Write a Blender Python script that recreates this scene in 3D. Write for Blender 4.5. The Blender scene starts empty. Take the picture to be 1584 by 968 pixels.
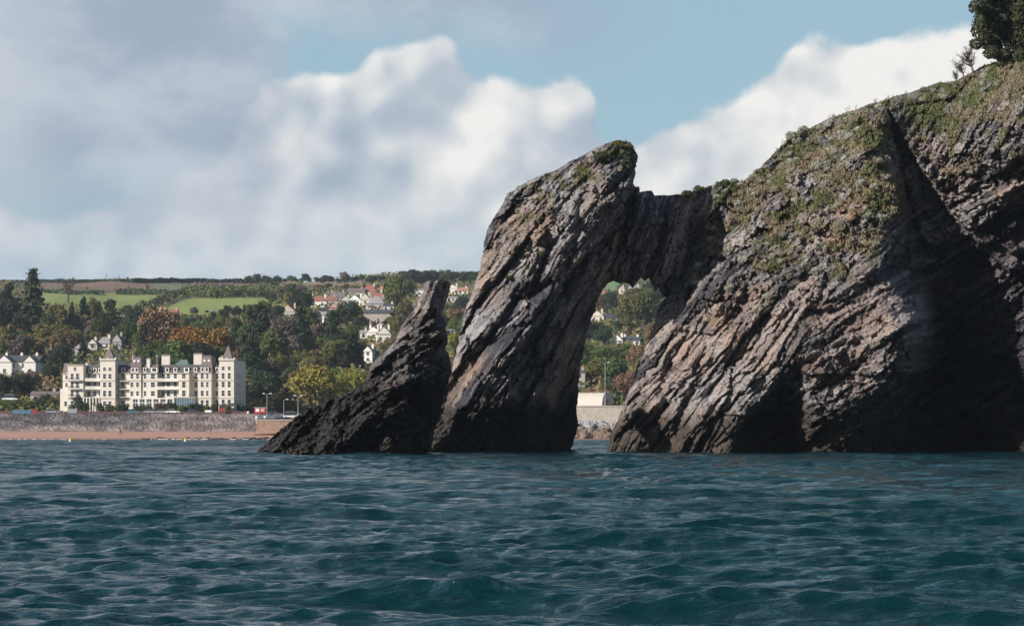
import bpy, math, random
import numpy as np
from mathutils import Vector
random.seed(7)
R = math.radians
scene = bpy.context.scene
COL = scene.collection
# ------------------------------------------------------------------ camera
F, CX, HY, CH = 3080.0, 792.0, 670.0, 2.0     # focal length in photo pixels, centre, horizon row, camera height
cam = bpy.data.cameras.new('camera')
camo = bpy.data.objects.new('camera', cam); COL.objects.link(camo)
camo.location = (0, 0, CH); camo.rotation_euler = (R(90), 0, 0)
cam.sensor_width = 36; cam.lens = 36 * F / 1584
cam.shift_y = (HY - 484) / 1584
cam.clip_start = 0.5; cam.clip_end = 12000
scene.camera = camo
# ------------------------------------------------------------------ light
HAZE_D = 0.00008
SUN = Vector((-0.73, -0.54, 0.45)).normalized()
elev = math.asin(SUN.z)
sun = bpy.data.lights.new('sun', 'SUN'); sun.energy = 5.0; sun.angle = R(0.5); sun.color = (1, 0.92, 0.82)
suno = bpy.data.objects.new('sun', sun); COL.objects.link(suno)
suno.rotation_euler = SUN.to_track_quat('Z', 'Y').to_euler()
scene.view_settings.view_transform = 'Standard'; scene.view_settings.look = 'None'
scene.view_settings.gamma = 1; scene.view_settings.use_curve_mapping = False
scene.view_settings.exposure = 0.32
scene.cycles.max_bounces = 4; scene.cycles.diffuse_bounces = 2; scene.cycles.glossy_bounces = 2
scene.cycles.transmission_bounces = 2; scene.cycles.volume_bounces = 0; scene.cycles.transparent_max_bounces = 4
scene.cycles.caustics_reflective = False; scene.cycles.caustics_refractive = False
# ------------------------------------------------------------------ node helper
class NT:
    def __init__(s, nt): s.nt = nt; s.n = nt.nodes; s.l = nt.links
    def node(s, t, **kw):
        n = s.n.new(t)
        for k, v in kw.items(): setattr(n, k, v)
        return n
    def inp(s, sock, v):
        if v is None: return
        if hasattr(v, 'is_output') or isinstance(v, bpy.types.NodeSocket): s.l.new(v, sock)
        else: sock.default_value = v
    def m(s, op, a, b=None, c=None, clamp=False):
        n = s.node('ShaderNodeMath', operation=op, use_clamp=clamp)
        s.inp(n.inputs[0], a); s.inp(n.inputs[1], b); s.inp(n.inputs[2], c); return n.outputs[0]
    def xyz(s, x, y, z=0.0):
        n = s.node('ShaderNodeCombineXYZ'); s.inp(n.inputs[0], x); s.inp(n.inputs[1], y); s.inp(n.inputs[2], z); return n.outputs[0]
    def sep(s, v):
        n = s.node('ShaderNodeSeparateXYZ'); s.inp(n.inputs[0], v); return n.outputs
    def noise(s, v, scale, detail=4, rough=0.5, dist=0.0, w=None, lac=2.0):
        n = s.node('ShaderNodeTexNoise'); s.inp(n.inputs['Vector'], v)
        n.inputs['Scale'].default_value = scale; n.inputs['Detail'].default_value = detail
        n.inputs['Roughness'].default_value = rough; n.inputs['Distortion'].default_value = dist
        n.inputs['Lacunarity'].default_value = lac
        return n.outputs[0]
    def sstep(s, v, a, b, lo=0.0, hi=1.0):
        n = s.node('ShaderNodeMapRange', interpolation_type='SMOOTHSTEP')
        s.inp(n.inputs[0], v); s.inp(n.inputs[1], a); s.inp(n.inputs[2], b); s.inp(n.inputs[3], lo); s.inp(n.inputs[4], hi); return n.outputs[0]
    def lin(s, v, a, b, lo=0.0, hi=1.0):
        n = s.node('ShaderNodeMapRange'); s.inp(n.inputs[0], v); s.inp(n.inputs[1], a); s.inp(n.inputs[2], b); s.inp(n.inputs[3], lo); s.inp(n.inputs[4], hi); return n.outputs[0]
    def mix(s, f, a, b, blend='MIX'):
        n = s.node('ShaderNodeMix', data_type='RGBA', blend_type=blend)
        s.inp(n.inputs[0], f)
        for k, v in ((6, a), (7, b)):
            if isinstance(v, (tuple, list)) and len(v) == 3: v = (*v, 1)
            s.inp(n.inputs[k], v)
        return n.outputs[2]
    def mapping(s, v, scale=(1, 1, 1), loc=(0, 0, 0), rot=(0, 0, 0)):
        n = s.node('ShaderNodeMapping'); s.inp(n.inputs[0], v); n.inputs[1].default_value = loc
        n.inputs[2].default_value = rot; n.inputs[3].default_value = scale; return n.outputs[0]
    def ramp(s, v, stops, interp='LINEAR'):
        n = s.node('ShaderNodeValToRGB'); s.inp(n.inputs[0], v); r = n.color_ramp; r.interpolation = interp
        while len(r.elements) < len(stops): r.elements.new(0.5)
        for e, (p, c) in zip(r.elements, stops):
            e.position = p; e.color = (*c, 1) if isinstance(c, (tuple, list)) else (c, c, c, 1)
        return n.outputs[0]
# ------------------------------------------------------------------ world: Nishita sky with procedural clouds
world = bpy.data.worlds.new('World'); scene.world = world; world.use_nodes = True
w = NT(world.node_tree); w.n.clear()
WS = 0.06
CE = 0.86        # cloud radiance, balanced against the exposure below
tc = w.node('ShaderNodeTexCoord').outputs['Generated']
X, Y, Z = w.sep(tc)
sky = w.node('ShaderNodeTexSky', sky_type='NISHITA', sun_disc=False)
sky.sun_elevation = elev; sky.sun_rotation = math.atan2(SUN.x, SUN.y); sky.air_density = 1.0; sky.dust_density = 1.2; sky.ozone_density = 1.5
ay = w.m('MAXIMUM', w.m('ABSOLUTE', Y), 0.12)
k = F / 792
U0 = w.m('MULTIPLY', w.m('DIVIDE', X, ay), k); V0 = w.m('MULTIPLY', w.m('DIVIDE', Z, ay), k)
P0 = w.xyz(U0, V0, w.m('MULTIPLY', Y, 0.8))
def pv(px): return (px - 792) / 792
def qv(py): return (670 - py) / 792
def tinted(v): return tuple(c / WS for c in v)
# billowed warp of the coordinates
n1 = w.noise(P0, 5.0, 7, 0.55); n2 = w.noise(w.mapping(P0, loc=(3.7, 1.3, 0.4)), 4.2, 7, 0.56)
# rounded cauliflower lumps
def puff(v, sc, loc):
    n = w.node('ShaderNodeTexVoronoi', feature='SMOOTH_F1'); w.inp(n.inputs['Vector'], w.mapping(v, loc=loc))
    n.inputs['Scale'].default_value = sc; n.inputs['Smoothness'].default_value = 0.6
    n.inputs['Detail'].default_value = 2.0; n.inputs['Roughness'].default_value = 0.5
    return n.outputs['Distance']
wu = w.m('MULTIPLY_ADD', w.m('SUBTRACT', n1, 0.5), 0.15, U0); wv = w.m('MULTIPLY_ADD', w.m('SUBTRACT', n2, 0.5), 0.15, V0)
PW = w.xyz(wu, wv, w.m('MULTIPLY', Y, 0.5))
def topline(u, pts):
    n = w.node('ShaderNodeFloatCurve'); c = n.mapping.curves[0]; n.mapping.use_clip = False
    w.inp(n.inputs['Value'], w.m('MULTIPLY_ADD', u, 0.25, 0.5, clamp=True))
    while len(c.points) < len(pts): c.points.new(0.5, 0.5)
    for p, (a, b) in zip(c.points, pts):
        p.location = (pv(a) * .25 + .5, qv(b)); p.handle_type = 'AUTO_CLAMPED'
    n.mapping.update(); return n.outputs[0]
T1 = topline(wu, [(-790, 250), (0, 310), (300, 250), (375, 200), (400, 150), (470, 132), (560, 112), (690, 94), (735, 112), (780, 100), (850, 104), (910, 140), (960, 205), (1040, 175), (1150, 130), (1215, 80), (1280, 44), (1400, 52), (1500, 38), (1620, 70), (1900, 200), (2370, 230)])
puf = puff(P0, 3.4, (0, 0, 0))
puf2 = puff(P0, 3.4, (-0.025, 0.045, 0))
dep = w.m('ADD', w.m('SUBTRACT', T1, wv), w.m('MULTIPLY', w.m('SUBTRACT', 0.78, puf), 0.11))      # >0 inside the cumulus bank
cum_a = w.sstep(dep, -0.008, 0.022)
# soft lit forms: compare density here and a step towards the sun (up, left)
PS = w.mapping(PW, loc=(0.05, -0.07, 0))
d0 = w.noise(PW, 2.6, 6, 0.50); d1 = w.noise(PS, 2.6, 6, 0.50)
rel = w.m('MULTIPLY', w.m('SUBTRACT', d0, d1), 2.9)
rel = w.m('MULTIPLY_ADD', w.m('SUBTRACT', puf2, puf), 1.6, rel)
top_b = w.sstep(dep, 0.33, 0.02)                      # near the upper rim: brighter
right_b = w.m('MULTIPLY', w.sstep(wu, 0.30, 0.66), w.sstep(wv, 0.42, 0.66))
cb = w.m('ADD', w.m('MULTIPLY_ADD', top_b, 0.42, 0.30), w.m('MULTIPLY', right_b, 0.42))
cb = w.m('ADD', cb, rel, clamp=True)
cumc = w.ramp(cb, [(0.0, (0.36, 0.43, 0.52)), (0.35, (0.47, 0.53, 0.60)), (0.7, (0.68, 0.70, 0.71)), (1.0, (0.86, 0.845, 0.82))])
# blue, slightly milky
bl = w.mix(0.55, w.mix(1.0, sky.outputs[0], (WS,) * 3, 'MULTIPLY'), (0.46, 0.70, 0.82))
bl = w.mix(w.sstep(V0, 1.6, 3.2, 0, 0.8), bl, w.mix(1.0, sky.outputs[0], (WS,) * 3, 'MULTIPLY'))
c = w.mix(cum_a, bl, cumc)
# low pale haze bank with faint blue gaps
lo_n = w.noise(w.mapping(P0, scale=(1.0, 1.7, 1)), 3.0, 5, 0.5)
lowc = w.mix(w.sstep(lo_n, 0.45, 0.68), (0.40, 0.52, 0.62), (0.66, 0.70, 0.73))
c = w.mix(w.m('MULTIPLY', w.sstep(V0, 0.52, 0.30), 0.55), c, lowc)
# grey stratus over the left and along the top
sn = w.noise(w.mapping(P0, scale=(0.8, 1.2, 1), loc=(5, 2, 0)), 1.9, 6, 0.52)
ed = w.m('MULTIPLY_ADD', w.m('SUBTRACT', sn, 0.5), 0.40, U0)
s_left = w.m('MULTIPLY', w.sstep(ed, -0.44, -0.56), w.sstep(V0, 0.30, 0.58))
s_top = w.m('MULTIPLY', w.sstep(w.m('MULTIPLY_ADD', w.m('SUBTRACT', sn, 0.5), 0.35, V0), 0.70, 0.82), w.sstep(U0, 0.40, -0.20))
sa = w.m('MULTIPLY', w.m('MAXIMUM', s_left, s_top), 0.93)
sn2 = w.noise(w.mapping(P0, scale=(1, 1.5, 1), loc=(1, 7, 0)), 2.4, 7, 0.55)
strc = w.mix(w.sstep(sn2, 0.42, 0.66), (0.33, 0.39, 0.50), (0.52, 0.57, 0.64))
strc = w.mix(w.sstep(w.m('ADD', U0, w.m('MULTIPLY', V0, 0.0)), -0.80, -1.0, 0, 0.5), strc, (0.56, 0.60, 0.66))
c = w.mix(sa, c, strc)
# high up and behind: broken cloud fades out to clear sky
hi = w.sstep(Z, 0.26, 0.42)
hn = w.noise(tc, 3.0, 5, 0.55)
hic = w.mix(w.sstep(hn, 0.5, 0.72, 0, 0.55), w.mix(1.0, sky.outputs[0], (WS,) * 3, 'MULTIPLY'), (0.35, 0.38, 0.43))
hif = w.mix(w.sstep(hn, 0.50, 0.70), (0.20, 0.43, 0.59), (0.60, 0.68, 0.74))
hic = w.mix(w.m('MULTIPLY', w.sstep(Y, 0.15, 0.5), w.sstep(Z, 0.9, 0.5)), hic, hif)
c = w.mix(hi, c, hic)
# sky behind the camera: the same stratus, duller
c = w.mix(w.sstep(Y, 0.25, -0.15, 0, 0.75), c, w.mix(0.5, (0.16, 0.20, 0.27), hic))
bgn = w.node('ShaderNodeBackground'); bgn.inputs[1].default_value = WS
w.l.new(w.mix(1.0, c, (CE / WS,) * 3, 'MULTIPLY'), bgn.inputs[0])
w.l.new(bgn.outputs[0], w.node('ShaderNodeOutputWorld').inputs[0])
world.cycles.sampling_method = 'MANUAL'; world.cycles.sample_map_resolution = 512
# ------------------------------------------------------------------ numpy noise
def h2(i, j, seed=0):
    i = i.astype(np.int64); j = j.astype(np.int64)
    n = (i * 374761393 + j * 668265263 + seed * 974711) & 0xffffffff
    n = ((n ^ (n >> 13)) * 1274126177) & 0xffffffff
    n = (n ^ (n >> 16)) & 0xffffffff
    n = (n * 2246822519) & 0xffffffff
    n ^= n >> 15
    return (n & 0xffffff) / float(0xffffff)
def vn(x, y, seed=0):
    i = np.floor(x); j = np.floor(y); fx = x - i; fy = y - j
    fx = fx * fx * (3 - 2 * fx); fy = fy * fy * (3 - 2 * fy)
    a = h2(i, j, seed); b = h2(i + 1, j, seed); c_ = h2(i, j + 1, seed); d = h2(i + 1, j + 1, seed)
    return (a * (1 - fx) + b * fx) * (1 - fy) + (c_ * (1 - fx) + d * fx) * fy
def fbm(x, y, seed=0, o=4, g=0.5):
    r = 0; a = 1; t = 0
    for k_ in range(o):
        r = r + a * (vn(x, y, seed + k_ * 17) - 0.5); t += a; a *= g
        x, y = x * 1.93 + 3.1, y * 1.97 + 1.7
    return r / t * 2
def smooth(v, a, b):
    t = np.clip((v - a) / (b - a), 0, 1); return t * t * (3 - 2 * t)
# ------------------------------------------------------------------ object helpers
def P(px, py, y): return ((px - CX) / F * y, y, CH - (py - HY) / F * y)
def tag(o, label=None, cat=None, group=None, kind=None):
    if label: o['label'] = label
    if cat: o['category'] = cat
    if group: o['group'] = group
    if kind: o['kind'] = kind
    return o
def link(name, me, parent=None):
    o = bpy.data.objects.new(name, me); COL.objects.link(o)
    if parent is not None: o.parent = parent
    return o
def empty(name, loc, rz=0):
    o = bpy.data.objects.new(name, None); COL.objects.link(o); o.location = loc; o.rotation_euler = (0, 0, rz); o.empty_display_size = 0.5
    return o
def copy_tree(o, parent=None):
    c_ = o.copy(); COL.objects.link(c_)
    if parent is not None: c_.parent = parent
    for ch in list(o.children): copy_tree(ch, c_)
    return c_
def np_mesh(name, V, Fq, mats=(), attrs=None, smooth_=True, mi=None):
    me = bpy.data.meshes.new(name)
    V = np.asarray(V, dtype=np.float32); Fq = np.asarray(Fq, dtype=np.int32)
    me.vertices.add(len(V)); me.vertices.foreach_set('co', V.ravel())
    k_ = Fq.shape[1]; nf = len(Fq)
    me.loops.add(nf * k_); me.loops.foreach_set('vertex_index', Fq.ravel())
    me.polygons.add(nf); me.polygons.foreach_set('loop_start', np.arange(0, nf * k_, k_, dtype=np.int32))
    if mi is not None: me.polygons.foreach_set('material_index', np.asarray(mi, dtype=np.int32))
    for m_ in mats: me.materials.append(m_)
    me.update(calc_edges=True)
    me.polygons.foreach_set('use_smooth', np.full(nf, smooth_))
    for n_, a in (attrs or {}).items():
        a = np.asarray(a, dtype=np.float32)
        if a.ndim == 1:
            at = me.attributes.new(n_, 'FLOAT', 'POINT'); at.data.foreach_set('value', a)
        elif a.shape[1] == 3:
            at = me.attributes.new(n_, 'FLOAT_VECTOR', 'POINT'); at.data.foreach_set('vector', a.ravel())
        else:
            at = me.attributes.new(n_, 'FLOAT_COLOR', 'POINT'); at.data.foreach_set('color', a.ravel())
    return me
def mat(name):
    m_ = bpy.data.materials.new(name); m_.use_nodes = True
    nt = NT(m_.node_tree); b = nt.n['Principled BSDF']; return m_, nt, b
def plain(name, rgb, rough=0.7, metal=0.0, var=0.12, scale=1.5, bump=0.0):
    m_, nt, b = mat(name)
    g = nt.node('ShaderNodeTexCoord').outputs['Object']
    n = nt.noise(g, scale, 5, 0.6)
    n3 = nt.noise(nt.mapping(g, scale=(1, 1, .25)), scale * .35, 3, 0.6)
    cc = nt.mix(nt.lin(n, 0.3, 0.7), tuple(c_ * (1 - var) for c_ in rgb), tuple(min(1, c_ * (1 + var)) for c_ in rgb))
    cc = nt.mix(nt.sstep(n3, .5, .75, 0, var * 1.5), cc, tuple(c_ * .55 for c_ in rgb))
    nt.l.new(cc, b.inputs['Base Color']); b.inputs['Roughness'].default_value = rough; b.inputs['Metallic'].default_value = metal
    if bump:
        bn = nt.node('ShaderNodeBump'); bn.inputs['Strength'].default_value = 0.6; bn.inputs['Distance'].default_value = bump
        nt.l.new(n, bn.inputs['Height']); nt.l.new(bn.outputs[0], b.inputs['Normal'])
    return m_
# ------------------------------------------------------------------ water
def build_water():
    rng = np.random.default_rng(11)
    uu = np.linspace(-0.36, 0.36, 860)
    # rows: equal steps on the picture plus a few behind
    q = np.concatenate([np.linspace(330, 60, 820), np.linspace(59.7, 20, 360), np.linspace(19.97, 9.6, 480)])
    yy = CH * F / q
    U, Yg = np.meshgrid(uu, yy); Xg = U * (Yg + 25); grp = 1
    dy = np.abs(np.gradient(yy))[:, None] * np.ones_like(U); dx = (0.72 / 860) * Yg
    NR = len(yy)
    Zg = np.zeros_like(Xg); DX = np.zeros_like(Xg); DY = np.zeros_like(Xg)
    N = 150
    for i in range(N):
        lam = 0.22 * (30.0) ** ((i + rng.random()) / N)        # 0.22 .. 6.6 m
        sp = 0.22 if lam > 1.6 else 0.45
        th = R(262) + rng.normal() * sp                            # travelling towards the camera, a touch left
        a = 0.0034 * lam * (0.6 + 0.8 * rng.random()) * (1.75 if 2.2 < lam < 5 else 1.75 if lam < .9 else 1)
        if lam > 3.6: a *= (3.6 / lam) ** 1.6
        kx, ky = math.cos(th) * 2 * math.pi / lam, math.sin(th) * 2 * math.pi / lam; ph0 = rng.random() * 6.283
        samp = np.maximum(dy[:, 0] * abs(math.sin(th)), dx[:, 0] * abs(math.cos(th)))
        att = np.clip(lam / (samp * 3.0) - 0.55, 0, 1)
        nz = np.nonzero(att > 0)[0]
        if len(nz) == 0: continue
        e_ = nz.max() + 1; sl = slice(0, e_)
        ph = kx * Xg[sl] + ky * Yg[sl] + ph0
        if i % 3 == 0: grp = 0.45 + 1.1 * vn(Xg / 9.0 + i, Yg / 16.0, i)     # gusty groups
        am = a * att[sl, None] * grp[sl]
        c_, s_ = np.cos(ph), np.sin(ph)
        Zg[sl] += am * c_; DX[sl] -= am * 0.8 * math.cos(th) * s_; DY[sl] -= am * 0.8 * math.sin(th) * s_
    Zg = Zg + 0.15 * np.clip(Zg, 0, None)                           # peaked crests
    V = np.stack([Xg + DX, Yg + DY, Zg], -1).reshape(-1, 3)
    r, c_ = U.shape
    idx = np.arange(r * c_).reshape(r, c_)
    Fq = np.stack([idx[:-1, 1:], idx[:-1, :-1], idx[1:, :-1], idx[1:, 1:]], -1).reshape(-1, 4)[:, ::-1]
    # skirts out to the horizon all round
    far = 2600.0
    y0, y1 = yy[0], yy[-1]
    base = len(V)
    ex = [(-far/2, -50, -.25), (far/2, -50, -.25), (far/2, y0 - .3, -.25), (-far/2, y0 - .3, -.25),
          (-far/2, y1, -.25), (far/2, y1, -.25), (far/2, far, -.25), (-far/2, far, -.25)]
    xe0, xe1 = 0.345 * (y0 + 25), 0.345 * (y1 + 25)
    ex += [(-xe0, y0, -.25), (-xe1, y1, -.25), (xe0, y0, -.25), (xe1, y1, -.25)]
    V = np.vstack([V, np.array(ex)])
    b = base
    ef = [(b, b + 1, b + 2, b + 3), (b + 4, b + 5, b + 6, b + 7), (b + 3, b + 8, b + 9, b + 4), (b + 10, b + 2, b + 5, b + 11)]
    Fq = np.vstack([Fq, np.array(ef)])
    m_, nt, bs = mat('sea_water')
    geo = nt.node('ShaderNodeNewGeometry'); pos = geo.outputs['Position']
    bs.inputs['Base Color'].default_value = (0.0012, 0.020, 0.027, 1)
    bs.inputs['Roughness'].default_value = 0.07; bs.inputs['IOR'].default_value = 1.333
    na = nt.noise(nt.mapping(pos, scale=(.55, 1.5, 1)), 3.4, 5, 0.68)
    nb = nt.noise(nt.mapping(pos, scale=(1, 1.7, 1), rot=(0, 0, .3)), 13.0, 3, 0.6)
    ncx = nt.noise(nt.mapping(pos, scale=(0.6, 1.6, 1)), 0.9, 4, 0.6)
    hh = nt.m('ADD', nt.m('MULTIPLY', na, 0.085), nt.m('MULTIPLY', nb, 0.014))
    _, yq, _ = nt.sep(pos)
    hh = nt.m('MULTIPLY_ADD', nt.m('MULTIPLY', ncx, nt.lin(yq, 30, 300, 0.05, 0.55)), 1.0, hh)
    bn = nt.node('ShaderNodeBump'); bn.inputs['Strength'].default_value = 1.0; bn.inputs['Distance'].default_value = 1.0
    nt.l.new(hh, bn.inputs['Height'])
    def ncol(v, sc, det, ro):
        n = nt.node('ShaderNodeTexNoise'); nt.inp(n.inputs['Vector'], v); n.inputs['Scale'].default_value = sc; n.inputs['Detail'].default_value = det; n.inputs['Roughness'].default_value = ro
        s_ = nt.node('ShaderNodeVectorMath', operation='SUBTRACT'); nt.l.new(n.outputs['Color'], s_.inputs[0]); s_.inputs[1].default_value = (.5, .5, .5); return s_.outputs[0]
    def vop(op, x_, y_):
        n = nt.node('ShaderNodeVectorMath', operation=op); nt.inp(n.inputs[0], x_); nt.inp(n.inputs[1], y_); return n.outputs[0]
    r1_ = vop('MULTIPLY', ncol(nt.mapping(pos, scale=(.22, 1.0, 1)), 4.2, 6, .70), (.55, 1.25, 0))
    r2_ = vop('MULTIPLY', ncol(nt.mapping(pos, scale=(.30, .62, 1)), .55, 5, .62), (.5, 1.2, 0))
    k1_ = nt.lin(yq, 15, 120, 2.2, 3.0); k2_ = nt.lin(yq, 20, 260, 0.3, 3.0)
    nn = vop('ADD', bn.outputs[0], vop('ADD', vop('MULTIPLY', r1_, nt.xyz(k1_, k1_, 0.0)), vop('MULTIPLY', r2_, nt.xyz(k2_, k2_, 0.0))))
    nn = vop('NORMALIZE', nn, None)
    nt.l.new(nn, bs.inputs['Normal']); nt.l.new(nt.lin(yq, 20, 400, .045, .20), bs.inputs['Roughness'])
    me = np_mesh('water', V, Fq, [m_])
    o = link('water', me); tag(o, kind='structure')
build_water()
# ------------------------------------------------------------------ rock engine
def seg_dist(px, py, pts, closed=True):
    pts = np.asarray(pts, float); n = len(pts)
    best = np.full(px.shape, 1e9)
    for a in range(n if closed else n - 1):
        x0, y0 = pts[a]; x1, y1 = pts[(a + 1) % n]
        dx, dy = x1 - x0, y1 - y0; L = dx * dx + dy * dy + 1e-9
        t = np.clip(((px - x0) * dx + (py - y0) * dy) / L, 0, 1)
        d = (px - x0 - t * dx) ** 2 + (py - y0 - t * dy) ** 2
        np.minimum(best, d, out=best)
    return np.sqrt(best)
def inside(px, py, pts):
    pts = np.asarray(pts, float); r = np.zeros(px.shape, bool); n = len(pts)
    for a in range(n):
        x0, y0 = pts[a]; x1, y1 = pts[(a + 1) % n]
        if y0 == y1: continue
        c_ = ((y0 > py) != (y1 > py)) & (px < (x1 - x0) * (py - y0) / (y1 - y0) + x0)
        r ^= c_
    return r
def sdist(px, py, pts):
    d = seg_dist(px, py, pts); return np.where(inside(px, py, pts), d, -d)
def soft(px, py, pts, wd): return smooth(sdist(px, py, pts), -wd, wd)
def rbf(ctrl, px, py):
    C = np.array(ctrl, float); xs, ys, vs = C.T
    def ker(r2): return np.sqrt(r2 + 30.0 ** 2)
    n = len(C)
    A = ker((xs[:, None] - xs) ** 2 + (ys[:, None] - ys) ** 2)
    M = np.zeros((n + 3, n + 3)); M[:n, :n] = A; M[:n, n] = 1; M[:n, n + 1] = xs / 500; M[:n, n + 2] = ys / 500
    M[n:, :n] = M[:n, n:].T
    w_ = np.linalg.solve(M, np.concatenate([vs, [0, 0, 0]]))
    r = w_[n] + w_[n + 1] * px / 500 + w_[n + 2] * py / 500
    for k_ in range(n): r = r + w_[k_] * ker((px - xs[k_]) ** 2 + (py - ys[k_]) ** 2)
    return r
def slab(s, t, wd, L, seed, wob=0.6):
    """bedded blocks: each layer is broken along its length, each block stands out by its own amount"""
    s2 = s / wd + wob * fbm(s / (wd * 3), t / (wd * 7), seed + 3, 2) + 0.35 * fbm(s / wd * .6, t / (wd * 1.6), seed + 4, 2)
    i = np.floor(s2); f = s2 - i
    hi_ = h2(i, i * 0, seed)
    tt = t / (L * 1.0) * (0.5 + 1.0 * hi_) + hi_ * 31 + 0.25 * fbm(s / wd, t / wd, seed + 9, 2)
    j = np.floor(tt); g = tt - j
    v = h2(i, j, seed + 5)
    tl = h2(i, j, seed + 8)
    e = smooth(f, 0.0, 0.16) * smooth(1 - f, 0.0, 0.10)           # open joints between beds
    e2 = smooth(g, 0, 0.05 * 1.0)
    return v + (tl * 0.5) * (f - 0.5) + (h2(i, j, seed + 2) - .5) * .35 * (g - .5) - 0.38 * (1 - e) - 0.15 * (1 - e2), v, i
def facets(x, y, cell, seed, tilt=1.0):
    """broken rock: every cell is a small tilted plane with its own offset"""
    u = x / cell; v = y / cell; iu = np.floor(u); iv = np.floor(v)
    best = np.full(u.shape, 1e9); H = np.zeros(u.shape)
    for a in (-1, 0, 1):
        for b in (-1, 0, 1):
            ci = iu + a; cj = iv + b
            cx = ci + .15 + .7 * h2(ci, cj, seed); cy = cj + .15 + .7 * h2(ci, cj, seed + 1)
            du = u - cx; dv = v - cy; d = du * du + dv * dv
            k_ = d < best; best = np.where(k_, d, best)
            hh = h2(ci, cj, seed + 2) - .5 + tilt * ((h2(ci, cj, seed + 3) - .5) * du + (h2(ci, cj, seed + 4) - .5) * dv) * 1.6
            H = np.where(k_, hh, H)
    return H
def strata(px, py, ang, seed, amp, warp=0.55, sc=1.0):
    a = R(ang); x = px + warp * 16 * fbm(px / 90, py / 90, seed + 50, 3); y = -py + warp * 16 * fbm(px / 90, py / 90, seed + 51, 3)
    t = x * math.cos(a) + y * math.sin(a); s = x * math.sin(a) - y * math.cos(a)
    H = 0; lay = 0
    for (wd, L, A, sd) in ((46, 210, 1.25, 1), (19, 90, 0.80, 2), (8.5, 44, 0.42, 3), (4.0, 17, 0.20, 4)):
        h, v, i = slab(s, t, wd * sc, L * sc, seed + sd * 13)
        am = amp[sd - 1] if isinstance(amp, (list, tuple)) else amp
        H = H + h * A * am
        if sd < 4: H = H + facets(s + wd, t / 3.4, wd * 1.5 * sc, seed + sd * 31) * A * am * (.95, .95, 1.1)[sd - 1]
        lay = lay + (v - .5) * (0.35 if sd < 3 else 0.55) + (h2(i, i * 0, seed + sd) - .5) * (0.5 if sd > 1 else .3)
    return H, lay, s, t
def rock_material():
    m_, nt, b = mat('layered_rock')
    at = nt.node('ShaderNodeAttribute', attribute_name='Col').outputs['Color']
    st = nt.node('ShaderNodeAttribute', attribute_name='bed').outputs['Vector']
    pos = nt.node('ShaderNodeNewGeometry').outputs['Position']
    fine = nt.noise(nt.mapping(st, scale=(1, .22, 1)), 0.35, 6, 0.68)
    grit = nt.noise(pos, 3.2, 7, 0.72)
    blot = nt.noise(pos, 0.35, 4, 0.6)
    v = nt.m('ADD', nt.m('MULTIPLY', nt.m('SUBTRACT', fine, .5), 1.5), nt.m('MULTIPLY', nt.m('SUBTRACT', grit, .5), 1.6))
    v = nt.m('ADD', v, nt.m('MULTIPLY', nt.m('SUBTRACT', blot, .5), .6))
    v = nt.m('MAXIMUM', nt.m('ADD', v, 1.0), 0.25)
    cc = nt.mix(1.0, at, nt.xyz(v, v, v), 'MULTIPLY')
    lich = nt.m('MULTIPLY', nt.sstep(nt.noise(pos, 1.3, 5, .7), .60, .70), nt.sstep(nt.sep(pos)[2], 5, 11))
    cc = nt.mix(nt.m('MULTIPLY', lich, .40), cc, (0.36, 0.36, 0.33))
    nt.l.new(cc, b.inputs['Base Color'])
    b.inputs['Specular IOR Level'].default_value = 0.25
    zz = nt.sep(pos)[2]
    nt.l.new(nt.sstep(zz, 1.0, 5.0, 0.6, 0.85), b.inputs['Roughness'])
    hgt = nt.m('ADD', nt.m('MULTIPLY', fine, 0.30), nt.m('MULTIPLY', grit, 0.34))
    vv = nt.node('ShaderNodeTexVoronoi', feature='DISTANCE_TO_EDGE'); nt.l.new(nt.mapping(st, scale=(.16, .06, .1)), vv.inputs['Vector']); vv.inputs['Scale'].default_value = 1.0
    hgt = nt.m('ADD', hgt, nt.sstep(vv.outputs['Distance'], 0, .10, -0.10, 0))
    bn = nt.node('ShaderNodeBump'); bn.inputs['Strength'].default_value = 0.9; bn.inputs['Distance'].default_value = 0.9
    nt.l.new(hgt, bn.inputs['Height']); nt.l.new(bn.outputs[0], b.inputs['Normal'])
    return m_
ROCK = rock_material()
SURF = {}
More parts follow.
